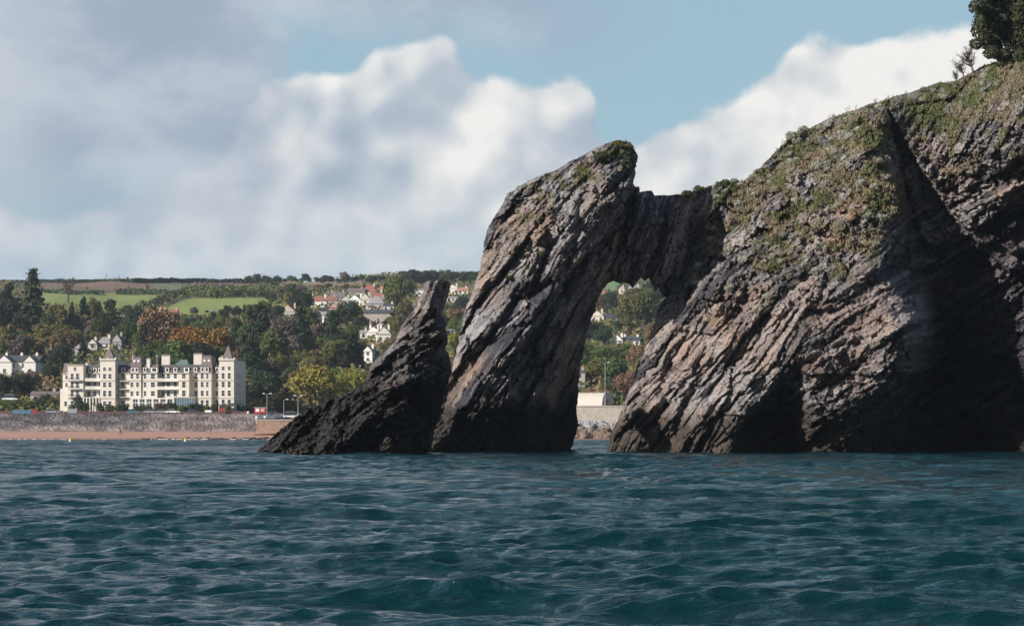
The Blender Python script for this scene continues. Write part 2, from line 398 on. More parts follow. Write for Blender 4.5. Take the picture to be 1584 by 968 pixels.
def build_rock(name, outline, ctrl, regions, grooves, colour, step=1.25, Rr=9, Tr=1.3, thick=12, rough=2.2, seed=1, bumps=(), shift=0.0, rubble=()):
    ol = np.array(outline, float)
    x0, y0 = ol.min(0) - 4; x1, y1 = ol.max(0) + 4
    px, py = np.meshgrid(np.arange(x0, x1, step), np.arange(y0, y1, step))
    # crenellate the outline itself
    wx = rough * fbm(px / 9, py / 9, seed + 70, 3); wy = rough * fbm(px / 9, py / 9, seed + 71, 3)
    d = sdist(px + wx, py + wy, ol)
    keep = d > 0
    cells = keep[:-1, :-1] & keep[1:, :-1] & keep[:-1, 1:] & keep[1:, 1:]
    used = np.zeros_like(keep)
    used[:-1, :-1] |= cells; used[1:, :-1] |= cells; used[:-1, 1:] |= cells; used[1:, 1:] |= cells
    pc = np.pad(cells, 1)
    allin = pc[:-1, :-1] & pc[1:, :-1] & pc[:-1, 1:] & pc[1:, 1:]
    border = used & ~allin
    gy, gx = np.gradient(d, step)
    gl = np.sqrt(gx ** 2 + gy ** 2) + 1e-6
    sh = np.where(border, np.clip(d, 0, 1.5 * step), 0)
    qx = px - gx / gl * sh; qy = py - gy / gl * sh
    dep = rbf(ctrl, px, py) + shift
    for pts, A, wd in bumps: dep = dep + A * soft(px, py, pts, wd)
    # strata by region, blended
    Hs = 0; Ls = 0; S = 0; T = 0; W = 0
    for ang, sd, amp, poly, wd, sc in regions:
        wgt = np.full(px.shape, 0.02) if poly is None else soft(px, py, poly, wd)
        wgt = wgt ** 2
        H, L, s, t = strata(px, py, ang, sd, amp, sc=sc)
        Hs = Hs + wgt * H; Ls = Ls + wgt * L; S = S + wgt * s; T = T + wgt * t; W = W + wgt
    Hs /= W; Ls /= W; S /= W; T /= W
    cd = d.clip(0, None)
    ef = smooth(cd, 0, 5)
    dep = dep - (Hs - 0.9) * (0.35 + 0.65 * ef) - 1.6 * fbm(px / 70, py / 70, seed, 3) - 0.22 * fbm(px / 7, py / 7, seed + 1, 4, .6)
    for pts, A, cell in rubble:
        k_ = soft(px, py, pts, 12) if pts is not None else 1.0
        u_ = px + 5 * fbm(px / 13, py / 13, seed + 90, 3); v_ = py + 5 * fbm(px / 13, py / 13, seed + 91, 3)
        dep = dep - k_ * A * (facets(u_ * .8 + v_ * .4, v_ - u_ * .3, cell, seed + 80, 1.5) + .55 * facets(u_, v_, cell * .45, seed + 84, 1.5) + .3 * facets(u_, v_, cell * .2, seed + 88, 1.5))
    for pts, A, wd in grooves:
        gd = seg_dist(px + 7 * fbm(px / 22, py / 22, seed + 30, 3), py + 7 * fbm(px / 22, py / 22, seed + 31, 3), pts, False)
        dep = dep + A * np.exp(-(gd / wd) ** 2)
    rr = np.clip(1 - cd / Rr, 0, 1)
    dep = dep + Tr * (1 - np.sqrt(np.clip(1 - rr ** 2, 0, 1)))
    yy = dep
    st_ = np.hypot(*np.gradient(yy, step)); kk = smooth(st_, .08, .35) * smooth(cd, 1.5, 8)
    lx_ = 2.6 * fbm(yy * 1.1, py / 14, seed + 60, 4, .6) + 3.0 * facets(yy * 16, py + yy * 5, 17, seed + 61, 1.4) + 1.3 * facets(yy * 16, py, 6, seed + 62, 1.4)
    ly_ = 2.2 * fbm(yy * 1.1, px / 14, seed + 63, 4, .6) + 2.0 * facets(yy * 16, px, 13, seed + 64, 1.4)
    qx = qx + kk * lx_; qy = qy + kk * ly_
    z = CH - (qy - HY) / F * yy; xx = (qx - CX) / F * yy
    ids = -np.ones(px.shape, int); ids[used] = np.arange(used.sum())
    nf = used.sum()
    front = np.stack([xx[used], yy[used], z[used]], -1)
    backm = used & ~border
    bids = ids.copy(); bids[backm] = nf + np.arange(backm.sum())
    tb = thick(px, py) if callable(thick) else thick
    bd = yy + tb * smooth(cd, 0, 55) ** .6 * (1 + .2 * fbm(px / 40, py / 40, seed + 5, 4)) + 0.4
    sc2 = 1.0  # back
    bx = xx * sc2; bz = z
    back = np.stack([bx[backm], bd[backm], bz[backm]], -1)
    V = np.vstack([front, back])
    def quads(I):
        return np.stack([I[:-1, :-1], I[1:, :-1], I[1:, 1:], I[:-1, 1:]], -1)[cells]
    Fq = np.vstack([quads(ids), quads(bids)[:, ::-1]])
    veg, colr = colour(px, py, z, Ls, S, T, d)
    colr = np.concatenate([colr, np.ones(px.shape + (1,))], -1)
    bed = np.stack([S, T, yy], -1)
    A_ = {'Col': np.vstack([colr[used], colr[backm]]), 'bed': np.vstack([bed[used], bed[backm]])}
    me = np_mesh(name, V, Fq, [ROCK], A_)
    SURF[name] = dict(x0=x0, y0=y0, step=step, dep=yy, used=used, veg=veg, d=d)
    return me
def lerp(a, b, f):
    return a * (1 - f[..., None]) + b * f[..., None]
C3 = lambda *v: np.array(v, float)
def rock_colour(px, py, z, L, S, T, base, alt, warm, warm_amt, tide=3.6, green=None, gcol=None, tide_col=C3(.030, .026, .024)):
    n = fbm(px / 55, py / 55, 201, 4)
    f = np.clip(.45 + L * 1.25 + n * .6, 0, 1)
    c_ = lerp(base, alt, f)
    wv_ = np.clip(warm_amt + .6 * fbm(px / 38 + 9, py / 38, 205, 3) + L * .4 - .15, 0, 1)
    c_ = lerp(c_, warm, wv_)
    if green is not None:
        g = np.clip(green, 0, 1)
        gn = np.clip(.5 + fbm(px / 14, py / 10, 211, 4), 0, 1)
        gc = lerp(C3(.075, .085, .03), C3(.15, .12, .07), gn) if gcol is None else gcol
        c_ = lerp(c_, gc, g * .9)
    tz = tide + 1.2 * fbm(px / 30, py / 60, 220, 3)
    dk = 1 - smooth(z, tz - 1.6, tz + .9)
    c_ = lerp(c_, tide_col * (1 + .7 * np.clip(fbm(px / 5, py / 5, 222, 3), -.9, 2))[..., None], dk * .9)
    br = (1 - smooth(z, 1.6, 2.6)) * smooth(fbm(px / 9, py / 7, 230, 3), .0, .35)
    c_ = lerp(c_, C3(.12, .10, .08), br * .35)
    return c_
# ---- 1. the low jagged stack
stack_ol = [(397,722),(394,704),(402,694),(415,684),(428,668),(445,655),(462,641),(480,631),(500,622),(520,613),(545,604),(560,598),(566,585),(570,568),(585,552),(600,540),(611,528),(616,512),(627,496),(634,486),(640,478),(635,471),(645,464),(652,455),(656,447),(653,439),(663,434),(672,437),(680,431),(690,432),(696,437),(695,450),(690,468),(684,484),(687,494),(690,510),(692,525),(690,540),(695,550),(699,562),(699,575),(694,592),(688,612),(680,640),(672,668),(664,700),(660,722)]
def col_stack(px, py, z, L, S, T, d):
    g = 0.5 * smooth(fbm(px / 20, py / 20, 301, 3), .3, .6) * smooth(z, 9, 12)
    grey = smooth(660 - py, 0, 120)
    c_ = rock_colour(px, py, z, L, S, T, C3(.060, .056, .058), C3(.15, .14, .145), C3(.16, .12, .095), .1 + 0 * px, tide=7.0, green=g * .3, tide_col=C3(.024,.021,.020))
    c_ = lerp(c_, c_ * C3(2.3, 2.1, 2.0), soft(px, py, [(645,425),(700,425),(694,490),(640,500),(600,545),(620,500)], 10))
    return g, c_
stack_me = build_rock('sea_stack', stack_ol,
    [(400,700,183),(450,700,180),(520,700,178),(600,700,180),(655,700,186),(450,660,183),(520,625,185),(560,640,182),(520,660,180),(600,600,181.5),(610,650,180),(640,600,181),(680,600,187),(665,650,187),
     (600,545,184.5),(640,540,181.5),(650,560,181),(688,545,185.5),(640,500,183.5),(660,500,182),(655,460,184),(672,470,182.4),(688,470,187.5),(690,440,187),(665,440,184),(680,500,183.5)],
    [(28, 41, .9, None, 1, 1.0), (70, 42, .6, [(640,425),(700,425),(694,490),(640,500)], 14, .6), (35, 43, 1.1, [(560,500),(700,490),(710,600),(540,610)], 20, .8), (42, 44, (1.1,1.1,1.3,1.4), [(390,620),(690,600),(680,720),(380,720)], 20, .7)],
    [([(686,437),(676,470),(668,488),(654,502)], 1.6, 5), ([(590,590),(640,575),(690,560)], 1.3, 7), ([(470,670),(540,640),(560,625)], 2.2, 16), ([(560,690),(600,660),(650,640)], 2.0, 16), ([(610,530),(660,525),(692,528)], .7, 4)],
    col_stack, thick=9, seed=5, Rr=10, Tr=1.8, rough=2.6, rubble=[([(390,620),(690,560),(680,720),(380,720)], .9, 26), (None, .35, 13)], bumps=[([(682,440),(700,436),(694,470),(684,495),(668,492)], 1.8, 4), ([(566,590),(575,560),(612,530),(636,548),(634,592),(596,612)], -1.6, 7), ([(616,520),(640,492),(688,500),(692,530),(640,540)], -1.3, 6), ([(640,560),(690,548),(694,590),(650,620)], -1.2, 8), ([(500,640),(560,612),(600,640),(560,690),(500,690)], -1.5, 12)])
t_ = link('sea_stack', stack_me); tag(t_, 'low dark jagged rock with an upright broken spire, left of the arch', 'rock')
# ---- 2. the arch: leaning pillar and the span to the headland
arch_ol = [(652,722),(655,703),(662,680),(668,655),(678,630),(688,602),(698,572),(706,548),(710,525),(714,500),(720,478),(728,458),(736,436),(742,415),(746,395),(748,372),(756,350),(768,330),(778,312),(784,300),(800,290),(815,282),(835,272),(862,262),(880,252),(905,240),(920,230),(940,222),(958,217),(975,221),(983,232),(987,242),(983,262),(980,285),(982,289),(990,289),(990,298),(1000,295),(1009,295),(1012,303),(1030,303),(1050,300),(1070,296),(1095,288),(1130,284),(1135,330),(1110,400),(1075,430),(1045,455),(1030,460),(1024,458),(1022,452),(1018,443),(1013,452),(1009,440),(1004,430),(997,436),(991,430),(985,438),(979,448),(974,440),(966,437),(956,438),(948,434),(940,438),(934,446),(930,455),(922,470),(920,480),(915,492),(908,515),(903,540),(898,565),(895,590),(893,615),(892,640),(894,660),(890,675),(886,688),(881,700),(878,722)]
def col_arch(px, py, z, L, S, T, d):
    g = smooth(fbm(px / 22, py / 16, 311, 4), -.15, .35) * soft(px, py, [(775,310),(985,205),(990,270),(900,285),(850,330),(800,345)], 16)
    g = np.maximum(g, .8 * smooth(fbm(px / 12, py / 12, 312, 3), .1, .4) * soft(px, py, [(985,295),(1150,270),(1140,312),(985,312)], 5))
    g = np.maximum(g, .7 * smooth(fbm(px / 12, py / 9, 313, 3), .3, .5) * soft(px, py, [(720,365),(850,350),(840,440),(715,460)], 16))
    wm = .15 + .45 * soft(px, py, [(745,330),(870,300),(850,400),(740,420)], 25) + .5 * soft(px, py, [(650,700),(700,570),(770,520),(700,640),(680,710)], 14) + .25 * soft(px, py, [(930,260),(985,230),(975,330),(930,420)], 8)
    c_ = rock_colour(px, py, z, L, S, T, C3(.060, .060, .076), C3(.33, .32, .33), C3(.36, .255, .19), wm, tide=5.4, green=g, tide_col=C3(.019,.017,.016))
    bridge_lift = soft(px, py, [(985,280),(1150,270),(1110,470),(940,450),(975,330)], 8)  # span colour lifted, painted brightness where the pillar's shadow hides its ribs
    c_ = lerp(c_, c_ * C3(1.35, 1.2, 1.25), bridge_lift)
    return g, c_
arch_me = build_rock('natural_arch', arch_ol,
    [(660,700,192),(700,690,191),(760,700,193),(830,700,196),(876,700,203),(690,610,193.5),(740,610,189.5),(800,620,190.5),(850,620,194),(888,620,202),(712,510,194),(760,510,188.5),(820,500,188),(870,500,190),(912,490,199),
     (738,430,194.5),(790,420,189),(850,400,187.5),(910,400,188.5),(935,430,194),(750,360,194.5),(800,340,191),(860,320,189),(930,320,188),(960,330,191),(790,296,196),(850,272,196),(900,262,193),(955,222,193),(950,270,188.5),(980,250,193),(965,380,194),
     (1000,300,193.5),(1000,370,193.5),(960,430,196),(1010,430,196.5),(1050,330,198),(1050,420,200),(1110,300,219),(1110,380,219)],
    [(58, 51, (1.3,1.15,1.0,1.0), None, 1, 1.0), (54, 52, (1.3,1.1,1.0,1.0), [(700,420),(980,210),(960,430),(900,520),(640,720),(650,690)], 30, 1.0), (62, 53, (1.1,1.0,.9,.9), [(850,470),(960,330),(930,460),(890,700),(760,700)], 24, 1.1),
     (68, 54, (.25,1.5,1.3,1.0), [(975,280),(1140,270),(1120,470),(930,450),(950,400)], 10, .72), (44, 55, .9, [(760,330),(900,240),(960,215),(930,300),(800,370)], 18, .8)],
    [([(684,640),(705,590),(745,540),(800,470),(850,440)], 2.0, 9), ([(985,290),(965,350),(940,435)], 1.2, 4), ([(1012,300),(1000,360),(975,440)], .9, 3), ([(1035,305),(1022,370),(1003,430)], .9, 3), ([(1060,300),(1048,370),(1030,450)], 1.0, 4), ([(940,380),(925,405)], 1.5, 8), ([(760,385),(800,370),(850,385)], .8, 5), ([(840,500),(800,600),(780,690)], 1.6, 14), ([(905,300),(880,400),(860,520)], 1.2, 8)],
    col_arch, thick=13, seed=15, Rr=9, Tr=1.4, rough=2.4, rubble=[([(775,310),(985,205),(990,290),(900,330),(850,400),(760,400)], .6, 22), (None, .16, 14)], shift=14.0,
    bumps=[([(655,722),(720,640),(800,640),(880,560),(895,722)], 2.5, 24)])
t_ = link('natural_arch', arch_me); tag(t_, 'leaning layered rock pillar whose span of ribbed beds joins the headland, with an opening beneath', 'rock arch')
# ---- 3. the headland
head_ol = [(932,730),(939,700),(942,685),(946,668),(952,655),(960,640),(968,620),(975,600),(980,585),(985,565),(997,545),(1005,520),(1012,500),(1018,480),(1025,465),(1038,450),(1048,440),(1060,420),(1068,400),(1076,375),(1088,350),(1098,330),(1103,312),(1100,297),(1108,284),(1125,278),(1140,283),(1150,280),(1165,268),(1185,250),(1205,228),(1220,212),(1232,204),(1250,199),(1270,190),(1285,182),(1300,176),(1330,169),(1345,161),(1360,159),(1385,149),(1410,143),(1430,136),(1450,129),(1475,126),(1495,117),(1515,105),(1545,95),(1584,84),(1640,68),(1720,52),(1720,730)]
slope_poly = [(1040,430),(1090,330),(1110,285),(1230,200),(1380,150),(1375,250),(1390,330),(1340,400),(1250,480),(1120,500),(1060,480)]
turf_poly = [(1340,160),(1584,75),(1730,45),(1730,210),(1560,150),(1480,205),(1420,200),(1390,150)]
def col_head(px, py, z, L, S, T, d):
    s1 = soft(px, py, slope_poly, 30)
    g = s1 * smooth(fbm(px / 26, py / 16, 321, 4) + .35 * smooth(420 - py, 0, 200) - .25 * smooth(py, 370, 450), -.16, .34)
    t1 = soft(px, py, turf_poly, 14)
    g = np.maximum(g, t1 * smooth(fbm(px / 16, py / 10, 322, 4), -.6, .05))
    t2 = soft(px, py, [(1400,180),(1500,140),(1584,170),(1730,170),(1730,300),(1560,240),(1500,250),(1440,320)], 25)
    g = np.maximum(g, t2 * smooth(fbm(px / 14, py / 12, 323, 4), .0, .4))
    led = soft(px, py, [(1320,300),(1395,270),(1400,330),(1360,345)], 8)
    g = np.maximum(g, led * .9)
    dull = np.clip(fbm(px / 34, py / 30, 325, 3) * 1.4 + .5, 0, 1)
    gn = np.clip(.5 + 1.3 * fbm(px / 9, py / 7, 326, 4), 0, 1)
    green = lerp(C3(.055, .065, .022), C3(.115, .135, .04), gn); dry = lerp(C3(.14, .105, .06), C3(.25, .205, .135), gn)
    gc = lerp(green, dry, np.clip(dull + .30 * s1 - .1 * t1, 0, 1))
    wm = .22 + .38 * soft(px, py, [(990,640),(1050,480),(1150,440),(1260,430),(1200,560),(1060,600)], 30) + .35 * soft(px, py, [(1280,440),(1340,480),(1430,540),(1300,600),(1240,560)], 20) + .3 * soft(px, py, [(1460,250),(1584,250),(1700,300),(1584,330),(1420,330)], 20)
    dark = soft(px, py, [(1390,160),(1410,300),(1440,420),(1720,200),(1720,730),(1380,730),(1440,500),(1380,300)], 20)  # painted shade: lowers the rock colour of the right wall and cave
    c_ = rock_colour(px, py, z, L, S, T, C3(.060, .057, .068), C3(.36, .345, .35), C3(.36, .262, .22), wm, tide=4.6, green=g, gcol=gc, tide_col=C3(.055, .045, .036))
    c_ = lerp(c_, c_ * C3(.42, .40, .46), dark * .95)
    out = soft(px, py, [(1300,310),(1330,300),(1330,345),(1290,400),(1270,390)], 6)
    c_ = lerp(c_, C3(.42, .24, .13) * (1 + .3 * np.clip(L, -1, 1))[..., None], out * .55 * smooth(fbm(px / 8, py / 8, 329, 3), -.2, .3))
    return g, c_
head_me = build_rock('headland', head_ol,
    [(938,700,213),(960,700,211),(1010,700,208),(1060,700,205),(1128,700,200),(1180,700,208),(1250,700,204),(1330,700,202),(1400,700,206),(1470,700,214),(1530,700,206),(1584,700,188),(1720,700,178),
     (965,630,213),(1010,620,209),(1060,600,206),(1110,600,203),(1160,620,200),(1200,600,200),(1190,650,205),(1250,640,199),(1330,630,197.5),
     (1000,540,214),(1050,520,210),(1110,500,206.5),(1160,520,202.5),(1215,560,197.5),(1270,560,197),(1330,560,196.5),(1400,580,198),
     (1030,460,217),(1080,440,213.5),(1150,420,209.5),(1220,430,205),(1280,480,199),(1340,470,198),(1400,480,199),(1425,520,200),
     (1080,380,220),(1150,350,216),(1220,340,211.5),(1290,350,206.5),(1340,400,201.5),(1380,400,203),(1110,292,224),(1180,262,225),(1240,205,227),(1260,270,218),(1320,260,213),(1300,185,226),(1350,220,216),(1370,300,208),(1400,350,209),(1340,165,226),
     (1420,400,210),(1400,220,224),(1450,250,222),(1520,250,214),(1584,260,211),(1720,260,206),(1450,330,219),(1520,350,215),(1584,370,214),(1720,400,213),(1440,170,230),(1500,165,226),(1584,160,216),(1500,122,240),(1584,95,238),(1720,60,230),(1420,145,236),
     (1480,420,219),(1540,430,214),(1584,460,211),(1460,520,224),(1520,530,217),(1584,540,209),(1450,600,226),(1520,620,216),(1584,630,202),(1720,560,206)],
    [(52, 61, 1.0, None, 1, 1.0), (52, 62, (1.0,1.25,1.15,1.0), [(930,720),(1000,540),(1060,430),(1200,420),(1300,430),(1230,560),(1140,720)], 24, .95), (42, 63, (.35,.45,.5,.6), [(1060,420),(1230,195),(1380,150),(1390,340),(1290,450),(1200,460)], 24, .7),
     (34, 64, (.8,.8,.7,.8), [(1250,480),(1340,420),(1440,440),(1440,560),(1370,720),(1150,720),(1200,600)], 18, 1.2), (36, 65, (1.0,1.1,1.1,1.0), [(1420,440),(1584,330),(1730,250),(1730,720),(1420,720)], 26, 1.1),
     (58, 66, (.7,1.0,1.1,1.1), [(1390,180),(1584,150),(1730,170),(1730,260),(1500,230),(1420,330)], 18, .8), (30, 67, (1.1,1.2,1.1,1.0), [(1410,310),(1560,240),(1730,240),(1730,330),(1584,360),(1420,420)], 14, .9)],
    [([(1374,200),(1378,225),(1388,262),(1402,300)], 3.0, 9), ([(1405,300),(1418,360),(1435,430),(1452,500)], 2.4, 8), ([(1095,600),(1110,640),(1085,700)], 1.5, 9), ([(1020,610),(1040,560),(1075,500)], 1.6, 9), ([(1000,690),(1020,640),(1040,600)], 1.6, 7), ([(1040,690),(1060,620),(1100,560)], 1.4, 7), ([(1140,560),(1180,500),(1220,450)], .9, 6),
     ([(1230,570),(1280,540),(1350,520),(1420,470)], .9, 5), ([(1260,490),(1330,470),(1390,440)], .7, 5), ([(1440,400),(1500,370),(1584,330)], 2.0, 7), ([(1460,460),(1530,420),(1584,390)], 1.5, 6), ([(1490,560),(1540,500),(1584,470)], 1.5, 9), ([(1200,640),(1215,600),(1235,585)], 2.2, 9)],
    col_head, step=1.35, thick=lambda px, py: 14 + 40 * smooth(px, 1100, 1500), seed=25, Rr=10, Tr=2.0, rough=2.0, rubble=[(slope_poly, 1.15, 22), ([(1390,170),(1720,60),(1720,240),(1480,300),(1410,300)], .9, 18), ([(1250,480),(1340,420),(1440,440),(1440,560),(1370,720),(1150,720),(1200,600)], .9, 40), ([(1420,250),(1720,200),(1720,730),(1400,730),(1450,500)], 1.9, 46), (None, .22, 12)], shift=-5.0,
    bumps=[([(1374,172),(1392,262),(1405,330),(1428,430),(1442,490),(1428,540),(1400,590),(1372,640),(1340,730),(1800,730),(1800,560),(1560,420),(1470,330),(1402,225)], 6.0, 3.5), ([(1150,670),(1205,605),(1240,610),(1236,740),(1136,740)], 5.0, 12), ([(1395,610),(1470,560),(1560,560),(1600,620),(1600,740),(1310,740),(1340,670)], 6.0, 16)])
t_ = link('headland', head_me); tag(t_, kind='structure')
# ------------------------------------------------------------------ land
ZT_Y = np.array([540, 600, 616, 640, 641.5, 655, 657, 690, 705, 740, 800, 900, 1000, 1150, 1350, 1600, 1750, 2200, 4000.])
ZT_Z = np.array([-6, -1.2, 0, 2.6, 3.0, 8.2, 8.4, 8.8, 12, 19, 30, 45, 58, 76, 98, 125, 131, 118, 60.])
def land_z(px, Y):
    z = np.interp(Y, ZT_Y, ZT_Z)
    w_ = smooth(Y, 720, 1100)
    z = z + w_ * (5.0 * fbm(px / 170 + 3, Y / 260, 401, 3) + 7 * smooth(px, 430, 640) * smooth(Y, 1300, 1700) - 6 * smooth(px, 840, 940))
    return z
def hill_Y(px, py, y0=690, y1=1690):
    ys = np.linspace(y0, y1, 500); z = land_z(np.full(500, float(px)), ys)
    rows = HY - (z - CH) / ys * F
    k_ = np.argmax(rows <= py) if (rows <= py).any() else int(np.argmin(rows))
    return float(ys[k_])
def at(px, py, y0=690, y1=1690):
    Y = hill_Y(px, py, y0, y1); return Vector(((px - CX) / F * Y, Y, float(land_z(np.array(float(px)), np.array(Y)))))
def strip(name, ys, pxs, colfn, m_, dz=0.0, zfn=None):
    PX, YY = np.meshgrid(pxs, ys)
    Z = (land_z(PX, YY) if zfn is None else zfn(PX, YY)) + dz
    V = np.stack([(PX - CX) / F * YY, YY, Z], -1).reshape(-1, 3)
    r, c_ = PX.shape; idx = np.arange(r * c_).reshape(r, c_)
    Fq = np.stack([idx[:-1, :-1], idx[:-1, 1:], idx[1:, 1:], idx[1:, :-1]], -1).reshape(-1, 4)
    at_ = {}
    if colfn is not None:
        rows = HY - (Z - CH) / YY * F
        cc = colfn(PX, rows, YY, Z); at_ = {'Col': np.concatenate([cc, np.ones(cc.shape[:2] + (1,))], -1).reshape(-1, 4)}
    o = link(name, np_mesh(name, V, Fq, [m_], at_)); tag(o, kind='structure'); return o
def attr_mat(name, ns=0.6, amt=0.5, bump=0.3, rough=0.9):
    m_, nt, b = mat(name)
    pos = nt.node('ShaderNodeNewGeometry').outputs['Position']
    a_ = nt.node('ShaderNodeAttribute', attribute_name='Col').outputs['Color']
    n = nt.noise(pos, ns, 6, 0.65); v = nt.lin(n, 0.25, 0.75, 1 - amt, 1 + amt)
    nt.l.new(nt.mix(1.0, a_, nt.xyz(v, v, v), 'MULTIPLY'), b.inputs['Base Color']); b.inputs['Roughness'].default_value = rough
    bn = nt.node('ShaderNodeBump'); bn.inputs['Distance'].default_value = bump; nt.l.new(n, bn.inputs['Height']); nt.l.new(bn.outputs[0], b.inputs['Normal'])
    return m_
FIELDS = [([(58,448),(110,452),(290,455),(240,474),(196,486),(120,476),(60,470)], C3(.20,.235,.06)),
          ([(285,462),(440,456),(432,470),(380,486),(250,488),(262,474)], C3(.225,.265,.065)),
          ([(60,432),(250,433),(400,433),(400,446),(300,450),(60,447)], C3(.17,.105,.075)),
          ([(240,438),(320,438),(315,450),(240,450)], C3(.14,.15,.08)), ([(370,444),(415,446),(412,455),(345,452)], C3(.17,.21,.07)),
          ([(470,434),(560,434),(560,442),(470,442)], C3(.26,.20,.14)), ([(915,436),(960,434),(950,450),(905,450)], C3(.17,.26,.10))]
def hill_col(px, py, Y, Z):
    c_ = lerp(C3(.075,.085,.035) + 0 * px[..., None], C3(.12,.095,.05) + 0 * px[..., None], np.clip(.5 + fbm(px / 25, Y / 30, 411, 4), 0, 1))
    for poly, fc in FIELDS:
        k_ = soft(px, py, poly, 1.2); st_ = 1 + .08 * np.sin(px * .9 + py * 2.2)[..., None]
        c_ = lerp(c_, fc * st_, k_)
    return c_
strip('hillside', np.concatenate([np.linspace(688, 1700, 420), np.linspace(1750, 2600, 10)]), np.linspace(-420, 2050, 520), hill_col, attr_mat('hillside_turf', .25, .25, .4))
strip('beach', np.linspace(560, 641, 60), np.linspace(-420, 1300, 240), lambda px, py, Y, Z: lerp(C3(.40,.225,.175) + 0 * px[..., None], C3(.24,.15,.12) + 0 * px[..., None], smooth(Z, .9, .25)), attr_mat('beach_sand', .5, .12, .1))
def shingle(px, Y): return np.interp(Y, ZT_Y, ZT_Z) + (.5 * fbm(px / 1.2, Y / .5, 421, 4, .7) + .5 * fbm(px / 8, Y / 3, 425, 3)) * smooth(Y, 640.2, 642) * smooth(656.6, Y, 655) if False else np.interp(Y, ZT_Y, ZT_Z) + (.55 * fbm(px / 2.2, Y / .8, 421, 4, .7)) * smooth(Y, 640.2, 642)
def sh_col(px, py, Y, Z):
    n = np.clip(.5 + 1.0 * fbm(px / 2.5, Y / .7, 431, 4, .7) + 1.3 * fbm(px / 22, Y / 3.5, 433, 3) - .25 * smooth(Y, 648, 656), 0, 1)
    lowp = 1 - smooth(Z, 3.6, 5.4); pinkr = smooth(px, 150, 330)
    a_ = lerp(C3(.055,.048,.056) + 0 * px[..., None], C3(.17,.15,.16) + 0 * px[..., None], n)
    b_ = lerp(C3(.14,.11,.10) + 0 * px[..., None], C3(.36,.29,.265) + 0 * px[..., None], n)
    return lerp(lerp(a_, b_, lowp * .75), b_, pinkr * .45)
strip('shingle_bank', np.linspace(639.5, 657, 60), np.linspace(-420, 860, 1000), sh_col, attr_mat('shingle', 1.6, .25, .3), dz=.05, zfn=shingle)
strip('promenade', [655.5, 663, 675, 690], np.linspace(-420, 2050, 40), None, plain('paving', (.20,.19,.18), .9), dz=.06)
# ------------------------------------------------------------------ mesh builder
class MB:
    def __init__(s): s.v = []; s.f = []; s.m = []; s.k = 0
    def add(s, vs, fs, k=None):
        b = len(s.v); s.v += [tuple(v) for v in vs]; s.f += [tuple(b + i for i in f) for f in fs]; s.m += [s.k if k is None else k] * len(fs); return s
    def box(s, x0, x1, y0, y1, z0, z1, k=None):
        return s.add([(x0,y0,z0),(x1,y0,z0),(x1,y1,z0),(x0,y1,z0),(x0,y0,z1),(x1,y0,z1),(x1,y1,z1),(x0,y1,z1)],
                     [(0,3,2,1),(4,5,6,7),(0,1,5,4),(1,2,6,5),(2,3,7,6),(3,0,4,7)], k)
    def frustum(s, x0, x1, y0, y1, z0, z1, ix, iy, k=None):
        return s.add([(x0,y0,z0),(x1,y0,z0),(x1,y1,z0),(x0,y1,z0),(x0+ix,y0+iy,z1),(x1-ix,y0+iy,z1),(x1-ix,y1-iy,z1),(x0+ix,y1-iy,z1)],
                     [(0,3,2,1),(4,5,6,7),(0,1,5,4),(1,2,6,5),(2,3,7,6),(3,0,4,7)], k)
    def gable(s, x0, x1, y0, y1, z0, h, axis='x', hip=0.0, k=None):
        if axis == 'x':
            ym = (y0 + y1) / 2
            return s.add([(x0,y0,z0),(x1,y0,z0),(x1,y1,z0),(x0,y1,z0),(x0+hip,ym,z0+h),(x1-hip,ym,z0+h)], [(0,3,2,1),(0,1,5,4),(2,3,4,5),(3,0,4),(1,2,5)], k)
        xm = (x0 + x1) / 2
        return s.add([(x0,y0,z0),(x1,y0,z0),(x1,y1,z0),(x0,y1,z0),(xm,y0+hip,z0+h),(xm,y1-hip,z0+h)], [(0,3,2,1),(1,2,5,4),(3,0,4,5),(0,1,4),(2,3,5)], k)
    def cyl(s, x, y, z0, z1, r0, r1=None, n=10, k=None):
        r1 = r0 if r1 is None else r1
        vs = [(x + r0 * math.cos(6.2832 * i / n), y + r0 * math.sin(6.2832 * i / n), z0) for i in range(n)] + [(x + r1 * math.cos(6.2832 * i / n), y + r1 * math.sin(6.2832 * i / n), z1) for i in range(n)]
        fs = [(i, (i + 1) % n, n + (i + 1) % n, n + i) for i in range(n)] + [tuple(range(n - 1, -1, -1)), tuple(range(n, 2 * n))]
        return s.add(vs, fs, k)
    def tube(s, pts, rad, n=6, k=None):
        for i, ((a_, ra), (b_, rb)) in enumerate(zip(zip(pts, rad), list(zip(pts, rad))[1:])):
            a_ = Vector(a_); b_ = Vector(b_); q = (b_ - a_).to_track_quat('Z', 'Y'); vs = []
            for p, r_ in ((a_, ra), (b_, rb)):
                for j in range(n): vs.append(p + q @ Vector((r_ * math.cos(6.2832 * j / n), r_ * math.sin(6.2832 * j / n), 0)))
            s.add(vs, [(j, (j + 1) % n, n + (j + 1) % n, n + j) for j in range(n)], k)
        return s
    def mesh(s, name, mats):
        me = bpy.data.meshes.new(name); me.from_pydata(s.v, [], s.f); me.materials.clear()
        for m_ in (mats if isinstance(mats, (list, tuple)) else [mats]): me.materials.append(m_)
        me.polygons.foreach_set('material_index', s.m); me.update(); return me
    def build(s, name, mats, parent=None): return link(name, s.mesh(name, mats), parent)
def glass_mat(name, c_, rough=.15):
    m_, nt, b = mat(name); g = nt.node('ShaderNodeTexCoord').outputs['Object']
    nt.l.new(nt.mix(nt.noise(g, 2.5, 2), tuple(v * .5 for v in c_), c_), b.inputs['Base Color']); b.inputs['Roughness'].default_value = rough; return m_
